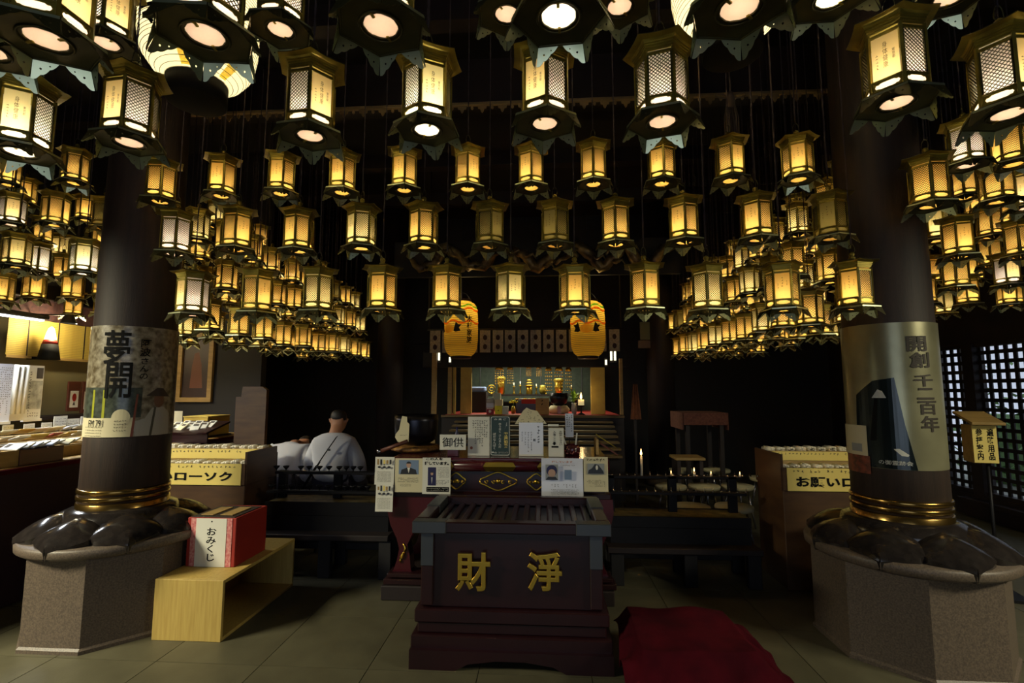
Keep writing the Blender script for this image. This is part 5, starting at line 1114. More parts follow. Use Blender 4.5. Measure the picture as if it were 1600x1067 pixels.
# ------------------------------------------------------------ seated pilgrims
def skin_body(pts, edges, rad, root, sub=2):
    me = bpy.data.meshes.new('body'); me.from_pydata([Vector(p) for p in pts], edges, [])
    o = bpy.data.objects.new('body', me); COL.objects.link(o)
    mod = o.modifiers.new('s', 'SKIN'); mod.use_smooth_shade = True
    for i, r in enumerate(rad):
        d = me.skin_vertices[0].data[i]; d.radius = (r, r) if not isinstance(r, tuple) else r; d.use_root = (i == root)
    sm = o.modifiers.new('u', 'SUBSURF'); sm.levels = sub; sm.render_levels = sub
    dg = bpy.context.evaluated_depsgraph_get(); e = o.evaluated_get(dg)
    out = bpy.data.meshes.new_from_object(e); out.name = 'body'
    bpy.data.objects.remove(o); bpy.data.meshes.remove(me)
    for p in out.polygons: p.use_smooth = True
    return out
def pilgrim(x, y, rz, label, bend, head_fwd, strap):
    """seated figure facing local +Y"""
    t = thing('person', label, 'person', (x, y, 0.03), rz)
    P, Ed, Rd = [], [], []
    def v(p, r, par=None):
        P.append(p); Rd.append(r); i = len(P) - 1
        if par is not None: Ed.append((par, i))
        return i
    sb_, cb_ = math.sin(bend), math.cos(bend)
    def tor(d, x=0.0, f=0.0): return (x, -0.02 + sb_ * d + cb_ * f, 0.52 + cb_ * d - sb_ * f)
    pel = v((0, -0.0, 0.53), (0.13, 0.09)); w1 = v(tor(0.18, 0, 0.02), (0.11, 0.08), pel); ch = v(tor(0.36, 0, 0.02), (0.115, 0.08), w1); nb_ = v(tor(0.48), (0.07, 0.06), ch)
    n0 = Vector(tor(0.55)); n1 = n0 + Vector((0, 0.035 + head_fwd * 0.05, 0.03 - head_fwd * 0.03)); nk = v(tuple(n0), 0.062, nb_); ne = v(tuple(n1), 0.062, nk)
    up = Vector((0, head_fwd, 1)).normalized(); fw = Vector((0, 1, -head_fwd)).normalized()
    h1 = n1 + up * 0.055 + fw * 0.012; h2 = h1 + up * 0.07; h3 = h2 + up * 0.05 - fw * 0.004
    a1 = v(tuple(h1), (0.068, 0.078), ne); a2 = v(tuple(h2), (0.079, 0.092), a1); a3 = v(tuple(h3), (0.062, 0.072), a2)
    nose = v(tuple(h1 + fw * 0.098 + up * 0.015), 0.012, a1)
    for s in (-1, 1):
        ea = v(tuple(h1 + Vector((s * 0.084, 0, 0)) + up * 0.02), 0.013, a1); v(tuple(h1 + Vector((s * 0.09, 0, 0)) + up * 0.045 - fw * 0.01), 0.011, ea)
        sh_ = v(tor(0.44, s * 0.155, 0.02), 0.05, ch); el = v(tor(0.19, s * 0.235, 0.06), 0.042, sh_)
        wr = v((s * 0.17, 0.24 + sb_ * 0.2, 0.60), 0.034, el); pm = v((s * 0.14, 0.31 + sb_ * 0.2, 0.615), (0.042, 0.024), wr)
        for k in range(4):
            f0 = v((s * (0.175 - 0.024 * k), 0.355 + sb_ * 0.2 - 0.004 * abs(k - 1.4), 0.615), 0.0095, pm); f1 = v((s * (0.172 - 0.024 * k), 0.385 + sb_ * 0.2 - 0.006 * abs(k - 1.4), 0.602), 0.0085, f0); v((s * (0.170 - 0.024 * k), 0.398 + sb_ * 0.2 - 0.008 * abs(k - 1.4), 0.582), 0.0075, f1)
        th = v((s * 0.095, 0.315 + sb_ * 0.2, 0.62), 0.011, pm); v((s * 0.082, 0.345 + sb_ * 0.2, 0.612), 0.009, th)
        hp = v((s * 0.10, 0.05, 0.545), 0.08, pel); kn = v((s * 0.13, 0.44, 0.53), 0.068, hp); an = v((s * 0.13, 0.46, 0.10), 0.042, kn); v((s * 0.135, 0.60, 0.045), 0.038, an)
    me = skin_body(P, Ed, Rd, 0); me.materials.append(skin); link('body', me, t)
    # cotton jacket
    P, Ed, Rd = [], [], []
    pel = v((0, -0.02, 0.57), (0.20, 0.16)); w1 = v(tor(0.20), (0.20, 0.16), pel); ch = v(tor(0.36), (0.215, 0.16), w1); nb_ = v(tor(0.475), (0.16, 0.12), ch); v(tor(0.54), (0.085, 0.085), nb_)
    for s in (-1, 1):
        sh_ = v(tor(0.44, s * 0.17), (0.11, 0.105), ch); el = v(tor(0.18, s * 0.235, 0.05), (0.095, 0.09), sh_); v((s * 0.185, 0.19 + sb_ * 0.2, 0.60), (0.08, 0.085), el)
    me = skin_body(P, Ed, Rd, 0)
    me.materials.append(white_cloth); link('jacket', me, t)
    P, Ed, Rd = [], [], []
    pel = v((0, 0.02, 0.53), 0.14)
    for s in (-1, 1):
        hp = v((s * 0.10, 0.06, 0.535), 0.115, pel); kn = v((s * 0.13, 0.44, 0.535), 0.085, hp); v((s * 0.13, 0.46, 0.14), 0.065, kn)
    me = skin_body(P, Ed, Rd, 0); me.materials.append(trouser); link('trousers', me, t)
    # short hair cap
    P, Ed, Rd = [], [], []
    q0 = h1 - fw * 0.03 - up * 0.012; i0 = v(tuple(q0), (0.076, 0.07)); i1 = v(tuple(h2 - fw * 0.008), (0.086, 0.092), i0); v(tuple(h3 + up * 0.012 - fw * 0.006), (0.068, 0.074), i1)
    me = skin_body(P, Ed, Rd, 0); me.materials.append(hair); link('hair', me, t)
    if strap:
        pts = []
        for i in range(15):
            u = i / 14; d = 0.50 - 0.50 * u; xx = 0.09 - 0.30 * u
            pts.append((xx, tor(d, xx, -(0.172 + 0.025 * math.sin(u * 3.1)) - 0.012)[1], tor(d, xx, -0.17)[2]))
        b = B()
        for i in range(14):
            a, c_ = Vector(pts[i]), Vector(pts[i + 1]); wv = Vector((0.0, 0, 1)).cross(c_ - a).normalized(); nn = Vector((0.8, 0, 0.6)) * (0.014 if i < 7 else 0.03)
            b.add([a - nn, c_ - nn, c_ + nn, a + nn], [(0, 1, 2, 3)], ink); b.add([a - nn + Vector((0, 0.006, 0)), c_ - nn + Vector((0, 0.006, 0)), c_ + nn + Vector((0, 0.006, 0)), a + nn + Vector((0, 0.006, 0))], [(3, 2, 1, 0)], ink)
        b.box((0.03, pts[4][1] - 0.004, pts[4][2] + 0.02), (0.03, 0.006, 0.02), steel)
        o = b.obj('bag_strap', t)
    return t
hp_ = at(521, 700, ly)
pilgrim(hp_.x, ly, R_(2), 'seated person seen from behind in white jacket with a black diagonal bag strap', 0.10, 0.25, True)
pilgrim(at(432, 700, ly).x, ly + 0.02, R_(4), 'seated person in white jacket bowing forward, head out of sight', 0.80, 3.0, False)

# ------------------------------------------------------------ altar platform, steps and hangings
step_m = mat('worn_step_wood', rgb(104, 84, 48), 0.55)
AY = 6.9; AZ = at(800, 648, AY).z
xa0, xa1 = at(690, 650, AY).x, at(975, 650, AY).x
al = thing('altar_platform', 'raised dark wooden altar platform with red carpet', 'platform', ((xa0 + xa1) / 2, AY, 0)); aw = xa1 - xa0
B().box((0, 0.9, AZ / 2 - 0.02), (aw, 1.8, AZ - 0.04), wood_dark).obj('base', al); B().box((0, 0.9, AZ - 0.01), (aw - 0.1, 1.8, 0.02), red_p).obj('carpet', al)
B().box((0, -0.02, AZ - 0.02), (aw, 0.05, 0.03), step_m).obj('front_edge', al)
sd = thing('altar_steps', 'broad dark wooden steps climbing to the red carpeted altar', 'steps', ((xa0 + xa1) / 2 + 0.02, 4.9, 0))
ys = [4.95, 5.25, 5.55, 5.85, 6.15, 6.45, 6.75]
for k, yy in enumerate(ys):
    z = 0.86 + (AZ - 0.08 - 0.86) * k / (len(ys) - 1); w = at(1004 - 7 * k, 690, yy).x - at(705, 690, yy).x
    B().box((0, yy - 4.9 + 0.05, z - 0.012), (w * 0.97, 0.12, 0.024), step_m, 0.004).obj('tread', sd); B().box((0, yy - 4.9 + 0.09, z / 2 - 0.02), (w * 0.95, 0.05, z - 0.04), wood_black).obj('riser', sd)
# frame pillars and screens of the altar
for k, (x0, x1, y0, y1, Y, m, lab) in enumerate(((700, 706, 574, 650, 6.95, wood_tan, 'slim lit pillar at the counter end of the altar'), (720, 737, 574, 648, 7.2, bamboo, 'golden lit screen strip inside the altar by the blue cloth'), (708, 712, 574, 655, 7.0, bamboo, 'narrow golden strip next to the slim pillar'), (923, 945, 574, 655, 7.1, bamboo, 'olive lit screen panel at the window end of the altar'), (675, 682, 545, 655, 6.92, wood_tan, 'tall edge post outside the slim pillar'), (968, 973, 560, 660, 6.92, wood_tan, 'tall edge post outside the olive screen'))):
    c, w, h = rect(x0, y0, x1, y1, Y); zb = 0.0 if x0 == 675 else AZ + 0.001; zt = c.z + h / 2
    if x0 in (675, 968): Y = 6.97; c.x = at((x0 + x1) / 2, 600, Y).x
    t = tag(B().box((0, 0, (zt - zb) / 2), (w, 0.06, zt - zb), m, 0.004).obj('altar_post', None, (c.x, Y, zb)), lab, 'post')
c, w, h = rect(712, 621, 712 + 8, 641, 6.96)
BYk = 8.55
c, w, h = rect(735, 572, 925, 650, BYk)
bk = thing('altar_screen', 'dark green screen at the back of the altar', 'screen', (c.x, BYk, AZ)); B().box((0, 0, (c.z + h / 2 - AZ) / 2), (w, 0.03, c.z + h / 2 - AZ), mat('dark_green_blind', rgb(44, 58, 50), 0.6, var=(20, rgb(58, 72, 60)))).obj('panel', bk)
for k in range(6): B().box((-w / 2 + w * (k + 0.5) / 6, -0.02, (c.z + h / 2 - AZ) / 2), (0.012, 0.02, c.z + h / 2 - AZ), steel).obj('batten', bk)
# low altar desk
dY = 7.9; dz = at(800, 616, dY).z
c0, c1 = at(742, 616, dY).x, at(905, 616, dY).x
ds = thing('altar_desk', 'long black altar desk behind the offerings', 'desk', ((c0 + c1) / 2, dY, AZ + 0.001)); hh = dz - AZ
B().box((0, 0.25, hh - 0.015), (c1 - c0, 0.5, 0.03), wood_black).obj('desk_top', ds)
for s in (-1, 1): B().box((s * (c1 - c0) * 0.47, 0.25, (hh - 0.03) / 2), (0.05, 0.4, hh - 0.03), wood_black).obj('leg', ds)
# gilt pendants
def bead(b, x, y, z, r): b.lathe([(0.0, -r), (r, -r * 0.2), (r * 0.6, r * 0.7), (0, r)], 8, gold, Matrix.Translation((x, y, z)))
for k, (px, y0, y1, w) in enumerate(((780, 573, 601, 14), (797, 573, 600, 10), (857, 573, 612, 11), (873, 573, 612, 13), (888, 574, 612, 10), (826, 573, 588, 8), (842, 573, 588, 8))):
    Y = 7.3; a = at(px, y0, Y); z0 = at(px, y1, Y).z
    t = thing('gilt_pendant', 'gilt hanging altar pendant of beads and leaves, %s from the counter end' % ORD[[0, 1, 4, 5, 6, 2, 3][k]], 'pendant', (a.x, Y, a.z), 0, 'gilt altar pendants')
    L = a.z - z0; ww = w / 770 * Y
    B().lathe([(ww * 0.3, 0), (ww * 0.5, -L * 0.12), (ww * 0.42, -L * 0.16), (0, -L * 0.16)][::-1], 10, gold).obj('crown', t)
    for s in (-1, -0.33, 0.33, 1):
        b = B()
        for j in range(6): bead(b, s * ww * 0.42, 0, -L * (0.25 + 0.14 * j), ww * 0.1)
        stuff(b.obj('bead_string', t))
    B().tube([(0, 0, 0), (0, 0, at(px, 555, Y).z - a.z)], 0.004, brass, 5).obj('hanging_cord', t)
lintel = struct(B().box((at(818, 566, 7.3).x, 7.3, at(818, 562, 7.3).z), (at(980, 566, 7.3).x - at(665, 566, 7.3).x, 0.16, 0.22), wood_black).obj('trim_3'))
for k, (px, y0, y1, w) in enumerate(((783, 589, 614, 11), (873, 592, 614, 12))):
    Y = 7.95; a = at(px, y1, Y); zt = at(px, y0, Y).z; ww = w / 770 * Y / 2
    t = thing('gilt_canister', 'upright gilt lotus canister on the altar desk, %s' % ('next to the offering boxes' if k == 0 else 'behind the black altar bowl'), 'ornament', (a.x, Y, dz + 0.001))
    hh_ = zt - dz; B().lathe([(ww, 0), (ww, hh_ * 0.8), (ww * 0.9, hh_ * 0.82), (ww * 0.9, hh_), (0, hh_)], 18, gold).obj('body', t); B().lathe([(ww * 1.15, hh_ * 0.78), (ww * 1.4, hh_ * 0.9), (ww * 1.1, hh_ * 1.02)], 12, brass, cap=False).obj('lotus_rim', t)
for k, (px, y1, y0, kind) in enumerate(((803, 618, 598, 's'), (813, 618, 596, 's'), (827, 618, 590, 'p'), (838, 618, 600, 's'), (848, 618, 602, 'b'), (768, 616, 600, 'r'), (758, 618, 606, 's'), (893, 616, 602, 's'), (853, 618, 606, 's'))):
    Y = 8.0 + 0.05 * (k % 2); a = at(px, y1, Y); zt = at(px, y0, Y).z; h = max(0.05, zt - dz)
    nm = {'s': 'altar_candlestick', 'p': 'gilt_pagoda', 'b': 'incense_burner', 'r': 'gilt_ring'}[kind]
    t = thing(nm, {'s': 'slim gilt candlestick on the altar desk, %s from the counter end', 'p': 'small gilt pagoda in the middle of the altar desk, %s object', 'b': 'squat gilt incense burner on the altar desk, %s object', 'r': 'round openwork gilt ring on the altar desk, %s object'}[kind] % ORD[[2, 3, 4, 5, 6, 1, 0, 8, 7][k]], 'ornament', (a.x, Y, dz + 0.001))
    if kind == 's': B().lathe([(0.03, 0), (0.01, h * 0.15), (0.008, h * 0.6), (0.03, h * 0.66), (0.008, h * 0.7)], 12, gold).obj('stem', t); B().lathe([(0.011, h * 0.68), (0.010, h)], 10, wax).obj('candle', t)
    elif kind == 'p':
        B().lathe([(0.05, 0), (0.05, h * 0.5)], 10, gold).obj('body', t)
        for j in range(3): B().lathe([(0.085 - 0.018 * j, h * (0.5 + 0.15 * j)), (0.03, h * (0.6 + 0.15 * j))], 8, gold).obj('roof', t)
    elif kind == 'b': B().lathe([(0.03, 0), (0.055, h * 0.3), (0.06, h * 0.6), (0.045, h * 0.8), (0.05, h)], 16, brass).obj('body', t)
    else: B().tube([(0.065 * math.cos(q), 0, h / 2 + 0.065 * math.sin(q)) for q in [2 * math.pi * i / 20 for i in range(20)]], 0.009, gold, 6, closed=True).obj('ring', t); B().tube([(0.03 * math.cos(q), 0, h / 2 + 0.03 * math.sin(q)) for q in [2 * math.pi * i / 14 for i in range(14)]], 0.007, gold, 6, closed=True).obj('inner_ring', t); B().lathe([(0.04, 0), (0.012, h / 2 - 0.05)], 10, gold).obj('foot', t)
# offering boxes piled at the altar edge
for k, (x0, y0, x1, y1, m, lab, dy) in enumerate(((760, 637, 771, 645, mat('crimson_box', rgb(140, 20, 40), 0.5), 'crimson offering box with white flower, bottom of the pile', 0), (760, 629.5, 771, 637, blue_p, 'plain white offering box on the crimson one', 0), (760.5, 622, 771, 629.5, photo_g, 'grey offering carton topping the crimson and white ones', 0), (773, 634, 784, 645, yel_b, 'bright yellow offering box in the pile', 0), (773, 624, 785, 634, cream_p, 'cream offering carton on the yellow box', 0), (770, 614, 782, 624, mat('pale_green_box', rgb(190, 200, 180), 0.5), 'pale green box at the very top of the pile', 0), (785, 635, 794, 645, mat('silver_box', rgb(170, 186, 180), 0.4), 'silvery green small box beside the yellow one', 0))):
    Y = 7.02 + (0.05 if k == 5 else 0); c, w, h = rect(x0, y0, x1, y1, Y)
    zb = {0: AZ + 0.001, 3: AZ + 0.001, 6: AZ + 0.001}.get(k)
    t = thing('offering_box', lab, 'box', (c.x, Y, zb if zb else c.z - h / 2), 0, 'offering boxes on the altar edge')
    hh = (c.z + h / 2) - t.location.z - 0.001; B().box((0, 0.05, hh / 2), (w, 0.1, hh), m, 0.002).obj('carton', t)
    if k == 0: poly(t, ellipse(0, hh * 0.45, w * 0.2, w * 0.2, 10), white_p, -0.001, 'printed_flower'); pic(t, 0, hh * 0.88, w * 0.9, hh * 0.14, white_p, -0.001, 'printed_band')
    if k == 3: poly(t, ellipse(0, hh * 0.45, 0.008, 0.008, 8), ink, -0.001, 'printed_dot')
c, w, h = rect(736, 604, 758, 612, 7.6)
bt = thing('folded_blue_cloth', 'folded pale blue cloth on a dark stand inside the altar', 'cloth', (c.x, 7.6, c.z - h / 2)); B().box((0, 0.1, h / 2), (w, 0.25, h), mat('pale_blue_cloth', rgb(120, 140, 190), 0.8), 0.02).obj('cloth', bt)
o = thing('cloth_stand', 'dark stand under the folded blue cloth', 'stand', (c.x, 7.7, AZ + 0.001)); B().box((0, 0, (c.z - h / 2 - AZ) / 2 - 0.001), (w + 0.04, 0.3, c.z - h / 2 - AZ - 0.004), wood_black).obj('body', o)
# black altar bowl, plant, candle, wooden tablet, drum cushion
Y = 7.2; c, w, h = rect(859, 614, 888, 634, Y)
bw_ = thing('altar_bowl', 'round black altar bowl on a cream cushion', 'bowl', (c.x, Y + w / 2, c.z - h / 2)); B().lathe([(w * 0.2, 0), (w * 0.42, h * 0.2), (w * 0.5, h * 0.6), (w * 0.48, h), (w * 0.44, h), (w * 0.4, h * 0.3), (0, h * 0.15)], 28, bronze, cap=False).obj('bowl_body', bw_)
zc2 = c.z - h / 2
cs = thing('bowl_cushion', 'cream drum-shaped cushion under the black altar bowl', 'cushion', (c.x, Y + w / 2, AZ + 0.001)); B().lathe([(w * 0.5, 0), (w * 0.62, (zc2 - AZ) * 0.5), (w * 0.45, zc2 - AZ - 0.002)], 24, cream_p).obj('cushion_body', cs); B().box((0, -w * 0.6, (zc2 - AZ) * 0.5), (0.05, 0.02, (zc2 - AZ) * 0.9), mat('lilac_band', rgb(170, 140, 160), 0.7)).obj('band', cs)
p = at(897, 640, 7.05); pf = thing('potted_greenery', 'vase of bright green leaves beside the altar bowl', 'plant', (p.x, 7.05, AZ + 0.001))
B().lathe([(0.03, 0), (0.04, 0.08), (0.03, 0.14), (0.035, 0.16)], 14, photo_g).obj('vase', pf)
b = B(); rn = random.Random(5); zt = at(897, 606, 7.05).z - AZ
for k in range(60):
    a = rn.random() * 6.28; el = rn.uniform(0.1, 1.3); L = rn.uniform(0.07, 0.13); c0 = Vector((0, 0, 0.17 + rn.random() * (zt - 0.28)))
    d = Vector((math.cos(a) * math.cos(el), math.sin(a) * math.cos(el), math.sin(el))) * L; s = Vector((-math.sin(a), math.cos(a), 0)) * 0.018
    b.add([c0, c0 + d * 0.5 + s, c0 + d, c0 + d * 0.5 - s], [(0, 1, 2, 3)], green_l)
stuff(b.obj('leaves', pf)); B().tube([(0, 0, 0.1), (0, 0, zt - 0.06)], 0.006, green_l, 6).obj('stem', pf)
Y = 6.98; p = at(908, 633, Y); z1 = at(908, 624, Y).z
cs = thing('candle_stand', 'black iron candle stand in front of the olive altar screen', 'stand', (p.x, Y, AZ + 0.001)); B().lathe([(0.06, 0), (0.012, 0.03), (0.012, p.z - AZ - 0.03), (0.05, p.z - AZ - 0.012), (0.05, p.z - AZ - 0.003)], 16, iron).obj('stem', cs)
cn = thing('candle', 'thick square white candle burning at the altar', 'candle', (p.x, Y, p.z)); hz = z1 - p.z
B().lathe([(0.042, 0), (0.042, hz)], 20, mat('lit_wax', rgb(240, 216, 150), 0.4, emit=0.5)).obj('wax', cn); B().lathe([(0, hz), (0.014, hz + 0.02), (0.016, hz + 0.035), (0.008, hz + 0.07), (0, hz + 0.1)], 12, flame_m).obj('flame', cn); point('flame_light', (0, -0.05, hz + 0.1), 1.0, (1, 0.65, 0.3), 0.015, cn)
c, w, h = rect(837, 622, 858, 645, 7.0)
wt_ = thing('wooden_tablet', 'upright wooden tablet with brushed characters on the altar edge', 'tablet', (c.x, 7.0, AZ + 0.001)); hh = c.z + h / 2 - AZ; B().box((0, 0.03, hh / 2), (w, 0.06, hh), wood_tan, 0.003).obj('panel', wt_); lines(wt_, 0, hh * 0.55, w * 0.25, hh * 0.7, 1, 4, ink, 121, True, 1.0)
c, w, h = rect(815, 616, 838, 634, 7.4)
rt = thing('offering_stand', 'red cloth topped stand of small dishes at the altar centre', 'stand', (c.x, 7.4, AZ + 0.001)); hh = c.z - AZ; B().box((0, 0.1, hh / 2), (w * 1.8, 0.3, hh), lacq_d, 0.004).obj('stand', rt); B().box((0, -0.06, hh - 0.02), (w * 1.0, 0.012, 0.07), red_p).obj('cloth', rt)
for k in range(7): B().lathe([(0.012, 0), (0.03, 0.02), (0.028, 0.022)], 10, (gold, white_p, gold, cream_p)[k % 4], Matrix.Translation((w * (-0.8 + 0.27 * k), -0.02 + 0.05 * (k % 2), hh))).obj('dish', rt)
fl_ = thing('yellow_flowers', 'small vase of yellow flowers beside the offering boxes', 'flowers', (at(802, 640, 7.2).x, 7.2, AZ + 0.001)); B().lathe([(0.025, 0), (0.035, 0.06), (0.02, 0.11)], 12, brass).obj('vase', fl_)
b = B()
for k in range(14): a = k * 2.4; r = 0.012 * math.sqrt(k); b.lathe([(0, -0.012), (0.016, 0), (0, 0.014)], 6, yel_b, Matrix.Translation((r * math.cos(a) * 1.4, r * math.sin(a), 0.16 + 0.01 * (k % 4))))
stuff(b.obj('blossoms', fl_)); B().tube([(0, 0, 0.05), (0, 0, 0.16)], 0.004, green_l, 5).obj('stem', fl_)
area('altar_lamp', (at(818, 600, 7.7).x, 7.75, at(818, 573, 7.7).z + 0.18), (at(818, 600, 7.7).x, 7.7, 0.5), 1.7, 0.2, 26.0, (1.0, 0.94, 0.66))
for px, py in ((680, 556), (686, 556), (955, 556), (961, 556), (947, 566), (703, 562)):
    p = at(px, py, 7.05); h = 14 / 770 * 7.05 if py == 556 else 0.07
    t = thing('altar_tube_lamp', 'small upright lit tube lamp by the altar posts, %s from the counter end' % ORD[[680, 686, 703, 947, 955, 961].index(px)], 'lamp', (p.x, 7.05, p.z - h / 2), 0, 'altar tube lamps')
    B().lathe([(0.014, 0), (0.014, h)], 10, mat('lit_small_tube', (1.0, 0.95, 0.62, 1), 0.5, emit=2.2) if 'lit_small_tube' not in MATS else MATS['lit_small_tube']).obj('lit_tube', t); B().box((0, 0.02, h / 2), (0.05, 0.02, h + 0.06), wood_dark).obj('backing', t); B().box((0, 0.11, h / 2), (0.02, 0.18, 0.02), wood_dark).obj('arm', t)
# printed cloth banners across the altar front
bz = at(820, 514, 6.85).z
_x0, _x1 = at(668, 514, 6.85).x, at(972, 514, 6.85).x
rl = tag(B().tube([(_x0, 6.85, bz), (_x1, 6.85, bz)], 0.014, wood_dark, 8).tube([(_x0 + 0.02, 6.85, bz), (_x0 + 0.02, 6.85, ZC - 0.002)], 0.012, wood_dark, 6).tube([(_x1 - 0.02, 6.85, bz), (_x1 - 0.02, 6.85, ZC - 0.002)], 0.012, wood_dark, 6).obj('curtain_rail'), 'dark suspended rail carrying the row of printed cloth strips', 'rail')
ban_m = mat('grey_printed_cloth', rgb(170, 160, 150), 0.9, var=(40, rgb(140, 132, 124)))
mark = mat('maroon_print', rgb(54, 34, 38), 0.8)
xs_ = [680, 758, 778, 797, 817, 837, 857, 877, 960, 699, 738, 897, 918, 939]
for k, px in enumerate(sorted(xs_)):
    c, w, h = rect(px - 8.2, 513, px + 8.2, 549, 6.85)
    t = thing('cloth_strip', 'grey cloth strip printed with two dark crests, %s from the counter end' % ORD[k], 'banner', (c.x, 6.85, bz), 0, 'printed cloth strips over the altar')
    B().sheet(lambda u, v: ((u - 0.5) * w, 0.006 * math.sin(u * 6 + k), -h * (1 - v)), 6, 4, ban_m).obj('cloth', t)
    for zz in (0.36, 0.76): poly(t, ellipse(0, -h * zz, w * 0.2, w * 0.26, 12), mark, -0.009, 'printed_crest')
# ------------------------------------------------------------ paper lanterns (chochin)
def chochin(p, R, H, label, prof, ribs, texts, rim, power, col, top_z, m, sw=0.004):
    t = thing('paper_lantern', label, 'lantern', p)
    pr = [(R * r, H * z) for r, z in prof]
    def rad(z):
        for (r0, z0), (r1, z1) in zip(pr, pr[1:]):
            if z0 <= z <= z1: q = (z - z0) / (z1 - z0 + 1e-9); return r0 + (r1 - r0) * q
        return pr[0][0] if z < pr[0][1] else pr[-1][0]
    N = ribs * 2; pts = []
    for i in range(N + 1):
        z = pr[0][1] + (pr[-1][1] - pr[0][1]) * i / N; pts.append((rad(z) - (sw if i % 2 else 0), z))
    B().lathe(pts, 48, m, cap=False).obj('paper_body', t)
    rb = B()
    for i in range(0, N + 1, 2): r, z = pts[i]; rb.tube([(r * math.cos(q), r * math.sin(q), z) for q in [2 * math.pi * j / 40 for j in range(40)]], 0.0016 if R > 0.25 else 0.0028, wood_tan if R < 0.25 else wood_dark, 4, closed=True)
    stuff(rb.obj('bamboo_hoops', t))
    for z0, z1, r in ((pr[0][1] - rim, pr[0][1] + 0.01, pr[0][0] * 1.02), (pr[-1][1] - 0.01, pr[-1][1] + rim, pr[-1][0] * 1.02)):
        B().lathe([(r * 0.94, z0), (r, z0 + 0.004), (r, z1)], 40, lacq_d if R < 0.25 else ink, cap=(z0 < pr[0][1])).obj('rim_ring', t)
    B().tube([(0, 0, pr[-1][1] + rim), (0, 0, top_z - p[2])], 0.006, iron, 6).obj('hanging_cord', t)
    for s in (-1, 1): B().tube([(s * pr[-1][0], 0, pr[-1][1] + rim * 0.6), (s * pr[-1][0] * 0.5, 0, pr[-1][1] + rim + 0.08), (0, 0, pr[-1][1] + rim + 0.1)], 0.005, iron, 5).obj('hanger', t)
    for vf, a, zc, mm, nm, off in texts:
        vs, fs = wrap(vf, R, 0.012, 0); out = []
        ca, sa = math.cos(a), math.sin(a)
        for x, y, z in vs:
            rr = rad(max(pr[0][1], min(pr[-1][1], z + zc))) + 0.004 + off; q = math.hypot(x, y); x, y = x / q * rr, y / q * rr
            out.append((x * ca - y * sa, x * sa + y * ca, z + zc))
        B().add(out, fs, mm).obj(nm, t)
    for fr in ((0.3, 0.7) if R > 0.25 else (0.86,)): point('bulb', (0, 0, pr[0][1] + (pr[-1][1] - pr[0][1]) * fr), power, col, 0.05, t)
    return t
P_BAND = paper_mat('yellow_print_band', (0.95, 0.7, 0.12, 1), 0.9)
P_CH = paper_mat('white_chochin_paper', (0.86, 0.8, 0.6, 1)); P_CY = paper_mat('yellow_chochin_paper', (0.9, 0.62, 0.09, 1))
PR_BIG = [(0.50, 0.0), (0.76, 0.07), (0.92, 0.15), (0.99, 0.28), (1.0, 0.5), (0.99, 0.72), (0.92, 0.85), (0.78, 0.94), (0.58, 1.0)]
for px, lab, sgn in ((308, 'huge white paper lantern with black brush lettering, hanging on the shop counter side', 1), (1143, 'huge white paper lantern behind the closest brass lanterns, on the lattice window side', -1)):
    Y = 2.3; p = at(px, 138 if sgn > 0 else 62, Y); R = 0.275
    a = math.atan2(-p.y, -p.x) + math.pi / 2
    tx = [(fit(text('霊', 0.2, 0.004), 0.17, 0.17), a - 0.75, 0.58, ink, 'lettering', 0), (fit(text('山', 0.2, 0.004), 0.17, 0.16), a - 0.75, 0.40, ink, 'lettering', 0), (fit(text('寺', 0.2, 0.004), 0.17, 0.17), a - 0.75, 0.21, ink, 'lettering', 0)]
    for q in (-0.35, 0.75): tx.append((flat([(-0.035, -0.15), (0.035, -0.15), (0.035, -0.05), (-0.035, -0.05)]), a + q, 0.16, P_BAND, 'printed_band', -0.002))
    chochin((p.x, p.y, p.z + 0.02), R, 0.8, lab, PR_BIG, 44, tx, 0.10, 6.0 if sgn > 0 else 7.0, (1, 0.86, 0.56), ZC - 0.002, P_CH)
def manji(s):
    q = s / 5; o = []
    for a in range(4):
        c_, s_ = round(math.cos(a * math.pi / 2)), round(math.sin(a * math.pi / 2))
        for x0, z0, x1, z1 in ((-q / 2, 0, q / 2, s / 2), (-s / 2, s / 2 - q, q / 2, s / 2)):
            o.append([(x * c_ - z * s_, x * s_ + z * c_) for x, z in ((x0, z0), (x1, z0), (x1, z1), (x0, z1))])
    return o
def merge(polys):
    vs, fs = [], []
    for p in polys: k = len(vs); vs += [(x, 0, z) for x, z in p]; fs.append(tuple(range(k, k + len(p))))
    return vs, fs
PR_SM = [(0.6, 0.0), (0.82, 0.06), (0.95, 0.15), (1.0, 0.3), (1.0, 0.7), (0.96, 0.86), (0.84, 0.95), (0.6, 1.0)]
leaf_p = mat('print_leaf_black', rgb(40, 30, 14), 0.7); flower_p = paper_mat('print_peony', (0.98, 0.72, 0.3, 1), 0.9); org_p = paper_mat('print_orange', (0.95, 0.25, 0.05, 1), 0.9); grn_p = paper_mat('print_green', (0.15, 0.7, 0.12, 1), 0.9)
